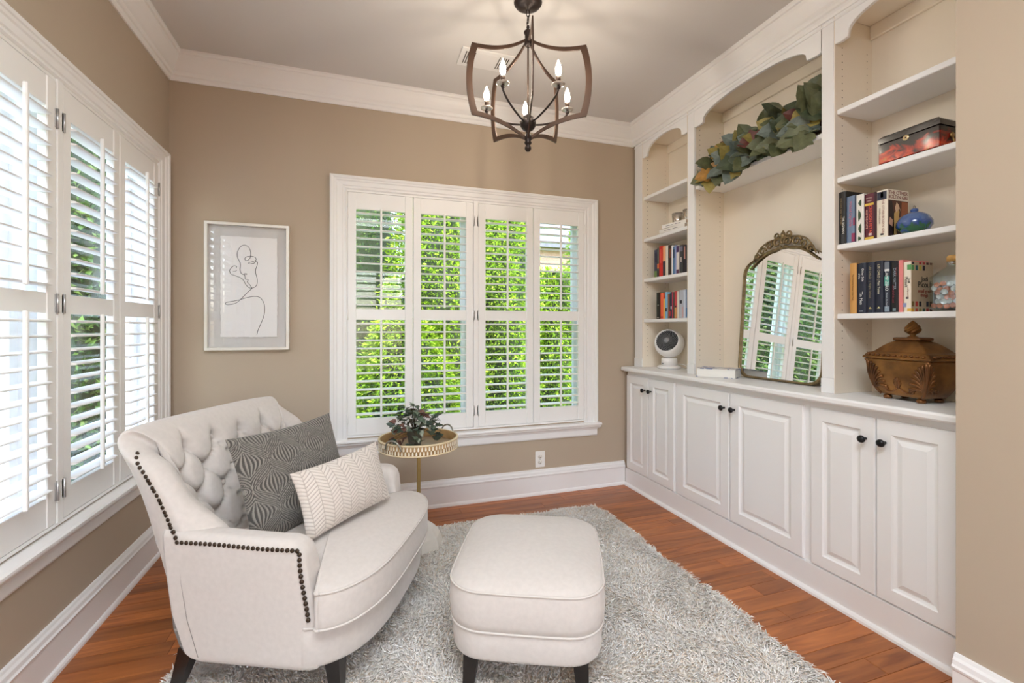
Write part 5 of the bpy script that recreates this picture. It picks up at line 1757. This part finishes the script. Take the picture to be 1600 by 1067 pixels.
MB().lathe([(0.0001, 0.0), (0.022, 0.001), (0.044, 0.012), (0.058, 0.034), (0.058, 0.050), (0.046, 0.073), (0.026, 0.086), (0.011, 0.091), (0.009, 0.099), (0.0001, 0.100)], n=36).build('ball', bg_, t)
MB().lathe([(0.010, 0.091), (0.0125, 0.093), (0.0125, 0.101), (0.008, 0.104), (0.0001, 0.104)], n=16).build('cap', mat('blue_cap', S(64, 92, 150), 0.2), t)
MB().tube([(0.006 * math.cos(2 * PI * i / 12), 0, 0.109 + 0.007 * math.sin(2 * PI * i / 12)) for i in range(12)], 0.0012, 5, closed=True).build('hanging_loop', GILT, t)

# ------------------------------------------------------------------ jar of coins
JX, JY = 2.146, 1.092
t = thing('coin_jar', 'square clear glass jar with cork lid, half full of coins, on the lowest near-bay shelf', 'jar', (JX, JY, Z3 + 0.0005), 0)
jg = glass_mat('jar_glass', (0.93, 0.96, 0.95, 1), 1.42)
def octo(h, c): return [(h, -h + c), (h, h - c), (h - c, h), (-h + c, h), (-h, h - c), (-h, -h + c), (-h + c, -h), (h - c, -h)]
def oring(h, c, z): return [(p[0], p[1], z) for p in octo(h, c)]
jm = MB()
jm.rings([oring(0.060, 0.018, 0.0), oring(0.074, 0.022, 0.014), oring(0.074, 0.022, 0.130), oring(0.040, 0.014, 0.166), oring(0.034, 0.012, 0.170), oring(0.034, 0.012, 0.186), oring(0.031, 0.011, 0.186), oring(0.031, 0.011, 0.170), oring(0.071, 0.021, 0.129), oring(0.071, 0.021, 0.015), oring(0.057, 0.017, 0.004)], smooth=False)
fix_normals(jm.build('jar_body', jg, t))
MB().lathe([(0.0001, 0.178), (0.030, 0.178), (0.033, 0.187), (0.040, 0.188), (0.040, 0.206), (0.037, 0.210), (0.0001, 0.210)], n=24).build('cork_lid', mat('cork', S(206, 160, 94), 0.8, noise=(60, 0.25)), t)
COP = mat('copper_coin', S(182, 112, 82), 0.4, metal=0.5); SIL = mat('silver_coin', S(200, 203, 208), 0.38, metal=0.5)
cm = {0: MB().lathe([(0.0001, 0.0008), (0.0080, 0.0008), (0.0084, 0.0011), (0.0095, 0.0011), (0.0098, 0.0), (0.0095, -0.0011), (0.0001, -0.0008)], n=16).mesh('coin', COP),
      1: MB().lathe([(0.0001, 0.0008), (0.0086, 0.0008), (0.0090, 0.0011), (0.0102, 0.0011), (0.0105, 0.0), (0.0102, -0.0011), (0.0001, -0.0008)], n=16).mesh('coin', SIL)}
rc = random.Random(4)
def coin(kind, loc, nrm):
    o = link('coin', cm[kind])
    d = Vector(nrm).normalized()
    o.matrix_world = Matrix.Translation(Vector(loc) + Vector((JX, JY, Z3 + 0.0005))) @ d.to_track_quat('Z', 'Y').to_matrix().to_4x4()
    if kind == 0: tag(o, 'copper coin lying in the square glass jar', 'coin', 'copper coins in the glass jar')
    else: tag(o, 'silver-coloured coin lying in the square glass jar', 'coin', 'silver coins in the glass jar')
for face in range(2):
    for r_ in range(6):
        for c_ in range(6):
            u = -0.052 + 0.0205 * c_ + rc.uniform(-.003, .003) + 0.010 * (r_ % 2)
            if abs(u) > 0.052: continue
            z = 0.020 + 0.0165 * r_ + rc.uniform(-.003, .003)
            kind = 0 if (r_ < 1 or rc.random() < 0.38) else 1
            dpt = 0.0665 - rc.uniform(0, 0.004)
            tl = (rc.uniform(-.3, .3), rc.uniform(-.3, .3))
            if face == 0: coin(kind, (-dpt, u, z), (-1, tl[0], tl[1]))
            else: coin(kind, (u, -dpt, z), (tl[0], -1, tl[1]))
for k in range(14):
    coin(rc.choice([0, 0, 1]), (rc.uniform(-.05, .05), rc.uniform(-.05, .05), 0.104 + 0.0022 * (k % 5)), (rc.uniform(-.25, .25), rc.uniform(-.25, .25), 1))
core = MB()
core.rings([oring(0.052, 0.016, 0.006), oring(0.062, 0.018, 0.018), oring(0.062, 0.018, 0.092), oring(0.056, 0.016, 0.100)], smooth=False)
co = fix_normals(core.build('coin_heap', mat('coin_heap_mix', S(120, 92, 76), 0.45, metal=0.6, noise=(90, 0.5, S(170, 168, 170))), t))
stuff(co)

# ------------------------------------------------------------------ carved casket
t = thing('carved_casket', 'bronze-brown carved casket with swirl finial and shell corners on the worktop', 'casket', (2.151, 1.2527, ZT + 0.0005), math.radians(80.2))
UR = mat('antique_bronze_resin', S(122, 80, 42), 0.30, metal=0.6, noise=(11, 0.45, S(168, 118, 62)), bump=(60, 0.25))
URD = mat('antique_bronze_dark', S(98, 62, 34), 0.34, metal=0.5, noise=(16, 0.4, S(142, 94, 50)))
def rr_(hx, hy, z, r=0.012): return [(p[0], p[1], z) for p in rrect(hx, hy, min(r, hx * .4, hy * .4), n=4)]
def body_ring(k, z):
    n_ = 64
    pts = []
    hx, hy = 0.1425 * k, 0.0925 * k + 0.0 * z
    r = 0.007
    base = [(hx - r, hy - r), (-hx + r, hy - r), (-hx + r, -hy + r), (hx - r, -hy + r)]
    for i, (cx_, cy_) in enumerate(base):
        for q in range(6):
            a = PI / 2 * i + PI / 2 * q / 5
            pts.append((cx_ + r * math.cos(a), cy_ + r * math.sin(a), z))
    return pts
lv = [(0.56, 0.018), (0.60, 0.020), (0.67, 0.032), (0.755, 0.054), (0.82, 0.081), (0.865, 0.112), (0.88, 0.140), (0.895, 0.157), (0.93, 0.166)]
fix_normals(MB().rings([body_ring(k, z) for k, z in lv]).build('body', UR, t))
lvl = [(0.93, 0.167), (0.99, 0.169), (1.0, 0.173), (0.985, 0.177), (0.965, 0.179), (0.905, 0.190), (0.87, 0.193), (0.80, 0.195), (0.74, 0.200), (0.66, 0.211), (0.56, 0.224), (0.45, 0.235), (0.36, 0.241), (0.33, 0.244)]
fix_normals(MB().rings([body_ring(k, z) for k, z in lvl]).build('lid', UR, t))
fix_normals(MB().rings([body_ring(k, z) for k, z in ((0.33, 0.243), (0.385, 0.245), (0.395, 0.250), (0.385, 0.255), (0.33, 0.257))]).build('lid_cap', URD, t))
fin = MB()
R = []
for i in range(23):
    u = i / 22
    z = 0.268 + 0.058 * u
    r0 = 0.026 * (math.sin(PI * min(1, u * 1.02) ** 0.72) ** 0.75) * (1 - 0.15 * u) + 0.001
    R.append([((r0 * (1 + 0.10 * math.cos(7 * (a - 3.2 * u)))) * math.cos(a), (r0 * (1 + 0.10 * math.cos(7 * (a - 3.2 * u)))) * math.sin(a), z) for a in [2 * PI * j / 56 for j in range(56)]])
fin.rings(R)
fin.lathe([(0.020, 0.256), (0.018, 0.260), (0.010, 0.263), (0.010, 0.268), (0.016, 0.272), (0.0001, 0.273)], n=20)
fin.build('finial', UR, t)
# beaded band round the lid
bm_ = MB().sphere((0, 0, 0), 0.0075, n=10, m=6, sz=0.62)
beads = MB()
for (xa, ya, xb, yb, n_) in ((-0.125, 0.0885, 0.125, 0.0885, 11), (-0.125, -0.0885, 0.125, -0.0885, 11), (-0.1365, -0.076, -0.1365, 0.076, 7), (0.1365, -0.076, 0.1365, 0.076, 7)):
    for k in range(n_):
        u = (k + 0.5) / n_
        q = [(p[0] + xa + (xb - xa) * u, p[1] + ya + (yb - ya) * u, p[2] + 0.184) for p in bm_.v]
        beads.add(q, bm_.f, 0, True)
beads.build('bead_band', URD, t)
# feet
for sx in (-0.068, 0.068):
    for sy in (-0.042, 0.042):
        MB().lathe([(0.0001, 0.0), (0.012, 0.0), (0.0155, 0.004), (0.0155, 0.011), (0.012, 0.015), (0.008, 0.018), (0.0001, 0.019)], (sx * 1.0, sy, 0.0), 14).build('foot', URD, t)
def bsurf(side, u, z):
    """point on the body: side 'front' (+y local) or 'end' (-x local); u along it"""
    k = float(np.interp(z, [q[1] for q in lv], [q[0] for q in lv]))
    if side == 'front': return Vector((u * 0.1425 * k, 0.0925 * k + 0.001, z))
    return Vector((-0.1425 * k - 0.001, u * 0.0925 * k, z))
for cxs in (-1, 1):
    sh_ = MB()
    for side in ('front', 'end'):
        if side == 'end' and cxs > 0: continue
        for k in range(9):
            a = math.radians(5 + 11.5 * k)
            pts = []
            for i in range(7):
                q = i / 6
                du = 0.56 * (1 if side == 'front' else 0.80) * math.sin(a) * q
                z = 0.042 + (0.116 * math.cos(a) * q if math.cos(a) > 0 else 0) + 0.012 * math.sin(PI * q)
                uu = (0.99 - du) * cxs if side == 'front' else (0.99 - du)
                pts.append(bsurf(side, uu, min(z, 0.160)))
            sh_.tube(pts, [0.0022 + 0.0034 * q for q in [i / 6 for i in range(7)]], 6)
        vol = spiral(0, 0, 0.012, 0.003, 0, 1.3, 18)
        pts = []
        for p in vol:
            uu = (0.55 + p[0] / 0.1425) if side == 'front' else (0.30 + p[0] / 0.0925)
            pts.append(bsurf(side, uu * cxs if side == 'front' else uu, 0.046 + p[1]))
        sh_.tube(pts, 0.0032, 6)
    # ridge on the corner
    pts = [Vector((cxs * 0.1425 * k * 0.985, 0.0925 * k * 0.975, z)) for k, z in lv[1:]]
    sh_.tube(pts, 0.0065, 8)
    sh_.build('corner_shell', URD, t)
sw2 = MB()
for s in (-1, 1):
    sw2.tube([bsurf('front', s * (0.05 + 0.55 * i / 12), 0.034 + 0.030 * (1 - math.sin(PI * (0.15 + 0.5 * i / 12)))) for i in range(13)], 0.0034, 6)
for k in range(7):
    a = math.radians(-60 + 20 * k)
    sw2.tube([bsurf('front', 0.0 + 0.02 * math.sin(a), 0.050), bsurf('front', 0.10 * math.sin(a), 0.052 + 0.028 * math.cos(a)), bsurf('front', 0.15 * math.sin(a), 0.054 + 0.042 * math.cos(a))], [0.003, 0.0045, 0.002], 6)
sw2.build('acanthus_swag', URD, t)

# ------------------------------------------------------------------ outdoors
GRASS = mat('lawn_grass', S(96, 140, 52), 0.95, noise=(3, 0.3))
og_ = MB().box((-30, YREAR - 12, -0.62), (-1.5, 30, -0.50)); og_.box((-1.5, YB + 0.3, -0.62), (32, 30, -0.50))
struct(og_.build('ground', GRASS))


def foliage(n, cx, cy, z0, h, rx, ry, pal, droop=0.5, size=(0.05, 0.13), top=0.35, seed=0):
    g = np.random.default_rng(seed)
    u = g.uniform(0, 1, n); a = g.uniform(0, 2 * PI, n)
    prof = np.where(u < 0.25, 0.80 + 0.8 * u, 1.0 - (1 - top) * ((u - 0.25) / 0.75) ** 1.6)
    lump = 1 + 0.12 * np.sin(5 * a + 9 * u) + 0.10 * np.sin(11 * a - 23 * u) + g.normal(0, 0.05, n)
    r = prof * lump * g.uniform(0.80, 1.04, n)
    x = rx * r * np.cos(a); y = ry * r * np.sin(a); z = z0 + h * u
    L = g.uniform(*size, n); W = L * g.uniform(0.28, 0.5, n)
    d = np.stack([np.cos(a) + g.normal(0, .5, n), np.sin(a) + g.normal(0, .5, n), g.normal(0.15, 0.6, n) - droop * 0.3], 1)
    d /= np.linalg.norm(d, axis=1)[:, None]
    t_ = np.cross(d, g.normal(0, 1, (n, 3))); t_ /= np.linalg.norm(t_, axis=1)[:, None]
    nn = np.cross(d, t_)
    P = np.stack([x, y, z], 1)
    V = np.zeros((n, 4, 3))
    V[:, 0] = P; V[:, 1] = P + d * L[:, None] * .5 + t_ * W[:, None] * .5 - nn * L[:, None] * .06
    V[:, 2] = P + d * L[:, None]; V[:, 3] = P + d * L[:, None] * .5 - t_ * W[:, None] * .5 - nn * L[:, None] * .06
    F = np.arange(n * 4).reshape(n, 4)
    me = fast_mesh('foliage', V.reshape(-1, 3), F, attr_mat('foliage', 0.6, spec=0.25, translucent=0.35), False)
    pal = np.array([S(*p)[:3] for p in pal])
    ii = g.integers(0, len(pal), n)
    c = pal[ii] * g.uniform(0.7, 1.25, n)[:, None]
    set_colors(me, np.repeat(np.clip(c, 0, 1), 4, axis=0))
    return me


BRIGHT = [(116, 152, 34), (138, 170, 42), (92, 128, 30), (152, 180, 58)]
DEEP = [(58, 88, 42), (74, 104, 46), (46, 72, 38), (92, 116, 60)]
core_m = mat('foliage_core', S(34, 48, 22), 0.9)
bark = mat('bark', S(92, 74, 58), 0.9, noise=(8, 0.3))


def bush(name, label, cx, cy, h, rx, ry, pal, n, seed, group, size=(0.028, 0.072), core=0.80, top=0.35, z0=-0.5):
    t = thing(name, label, 'tree', (cx, cy, z0), 0, group)
    stuff(link('foliage', foliage(n, 0, 0, 0.06, h, rx, ry, pal, size=size, top=top, seed=seed), t))
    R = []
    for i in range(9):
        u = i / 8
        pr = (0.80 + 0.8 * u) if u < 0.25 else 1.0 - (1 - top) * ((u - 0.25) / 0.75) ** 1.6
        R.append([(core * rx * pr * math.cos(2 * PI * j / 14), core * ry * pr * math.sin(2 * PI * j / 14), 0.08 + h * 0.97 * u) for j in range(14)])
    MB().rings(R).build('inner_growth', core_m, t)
    MB().tube([(0, 0, -0.05), (0, 0, 0.5)], 0.07, 8).build('trunk', bark, t)
    return t


HG = 'evergreen hedge trees behind the back window'
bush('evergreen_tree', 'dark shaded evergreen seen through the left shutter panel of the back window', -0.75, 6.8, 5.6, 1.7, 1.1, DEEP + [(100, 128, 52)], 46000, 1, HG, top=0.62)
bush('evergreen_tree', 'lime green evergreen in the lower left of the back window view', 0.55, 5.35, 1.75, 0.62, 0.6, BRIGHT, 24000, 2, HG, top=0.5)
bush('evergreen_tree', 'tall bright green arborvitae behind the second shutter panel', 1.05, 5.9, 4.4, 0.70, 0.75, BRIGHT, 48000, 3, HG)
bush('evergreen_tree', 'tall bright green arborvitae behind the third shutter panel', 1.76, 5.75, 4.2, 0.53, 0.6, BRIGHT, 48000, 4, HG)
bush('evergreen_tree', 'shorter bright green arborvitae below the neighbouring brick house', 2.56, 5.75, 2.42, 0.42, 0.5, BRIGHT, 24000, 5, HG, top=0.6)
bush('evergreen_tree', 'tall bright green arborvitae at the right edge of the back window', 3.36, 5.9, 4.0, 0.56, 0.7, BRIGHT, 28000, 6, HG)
LG = 'garden trees beyond the left window'
bush('garden_tree', 'round dark green garden tree past the porch, nearest the back corner', -5.6, 5.2, 5.6, 1.5, 1.4, DEEP, 14000, 7, LG, size=(0.08, 0.2), z0=-0.5)
bush('garden_tree', 'mid green garden tree past the porch opposite the left window', -6.0, 2.2, 5.4, 1.6, 1.5, DEEP + BRIGHT[:1], 14000, 8, LG, size=(0.08, 0.2), z0=-0.5)
bush('garden_tree', 'low green garden tree past the porch, closest to the camera side', -6.0, -1.2, 4.2, 1.5, 1.5, DEEP, 12000, 9, LG, size=(0.08, 0.2), z0=-0.5)

bush('garden_tree', 'dark green garden tree standing between the two neighbouring houses', -3.12, 6.55, 5.4, 0.68, 0.68, DEEP, 16000, 10, LG, size=(0.06, 0.16), z0=-0.5, top=0.6)
# neighbouring brick house behind the hedge
nb = thing('neighbour_house', 'pinkish brick house with grey shingle roof beyond the hedge', 'house', (6.2, 13.5, -0.5), 0)
brick = mat('pink_brick', S(206, 172, 152), 0.85)
nt = brick.node_tree
tx = nt.nodes.new('ShaderNodeTexBrick'); tx.inputs['Scale'].default_value = 9.0
tx.inputs['Color1'].default_value = S(128, 92, 78); tx.inputs['Color2'].default_value = S(148, 112, 96); tx.inputs['Mortar'].default_value = S(160, 146, 134)
mp = nt.nodes.new('ShaderNodeMapping'); mp.inputs['Rotation'].default_value = (PI / 2, 0, 0)
tc = nt.nodes.new('ShaderNodeTexCoord'); nt.links.new(tc.outputs['Object'], mp.inputs['Vector']); nt.links.new(mp.outputs[0], tx.inputs['Vector']); nt.links.new(tx.outputs['Color'], nt.nodes['Principled BSDF'].inputs['Base Color'])
MB().box((-3.0, 0, 0), (3.0, 5.0, 4.3)).build('wall', brick, nb)
rfm = mat('grey_shingle', S(74, 76, 84), 0.9, noise=(12, 0.2))
rf = MB().prism([(-0.4, 4.2), (2.5, 6.6), (5.4, 4.2), (5.4, 4.35), (2.5, 6.8), (-0.4, 4.35)], 'x', -3.3, 3.3)
rfo = fix_normals(rf.build('roof', rfm, nb))
for k in range(9):
    y = -0.38 + 0.32 * k; z = 4.36 + 0.2655 * k
    MB().box((-3.3, y, z), (3.3, y + 0.36, z + 0.035)).build('shingle_course', rfm, rfo)
wn_ = MB().box((-1.6, -0.03, 1.6), (-0.6, 0.02, 3.0)).build('window', TRIM, nb)
MB().box((-1.52, -0.04, 1.68), (-0.68, -0.028, 2.92)).build('pane', mat('dark_pane', S(70, 80, 90), 0.1), wn_)

# white house across the side garden
wh = thing('neighbour_house', 'white lap-sided house across the side garden, beyond the left window', 'house', (-6.3, 9.0, -0.5), 0)
sd = mat('white_siding', S(206, 210, 214), 0.7)
MB().box((-3.0, -1.2, 0), (2.6, 5.0, 5.2)).build('wall', sd, wh)
stf = MB()
for k in range(26):
    z = 0.1 + 0.195 * k
    stf.prism([(-1.225, z), (-1.2, z), (-1.2, z + 0.195)], 'x', -3.0, 2.6)
    stf.prism([(2.625, z), (2.6, z), (2.6, z + 0.195)], 'y', -1.2, 5.0)
fix_normals(stf.build('lap_siding', sd, wh))
MB().prism([(-1.6, 5.2), (1.9, 7.6), (5.4, 5.2)], 'x', -3.3, 2.9).build('roof', rfm, wh)

# white side porch outside the left window
pt = thing('side_porch', 'white porch deck with square posts and railing outside the left window', 'porch', (-2.6, 1.6, -0.5), 0)
pm = mat('porch_white', S(206, 207, 208), 0.6)
MB().box((-1.2, -2.9, 0), (1.38, 2.6, 0.36)).build('deck', mat('porch_grey', S(150, 150, 150), 0.7), pt)
for y in (-2.6, -0.9, 0.8, 2.5):
    MB().box((-1.16, y - 0.07, 0.36), (-1.02, y + 0.07, 3.3), r=0.006).build('post', pm, pt)
rl_ = MB(); rl_.box((-1.12, -2.6, 1.25), (-1.06, 2.5, 1.32)); rl_.box((-1.12, -2.6, 0.46), (-1.06, 2.5, 0.52)); rl_.build('rail', pm, pt)
bal = MB().box((-0.018, -0.018, 0.52), (0.018, 0.018, 1.25)).mesh('baluster', pm)
for k in range(38):
    link('baluster', bal, pt, (-1.09, -2.5 + 0.132 * k, 0))
MB().box((-1.2, -2.9, 3.3), (-0.98, 2.6, 3.6)).build('beam', pm, pt)
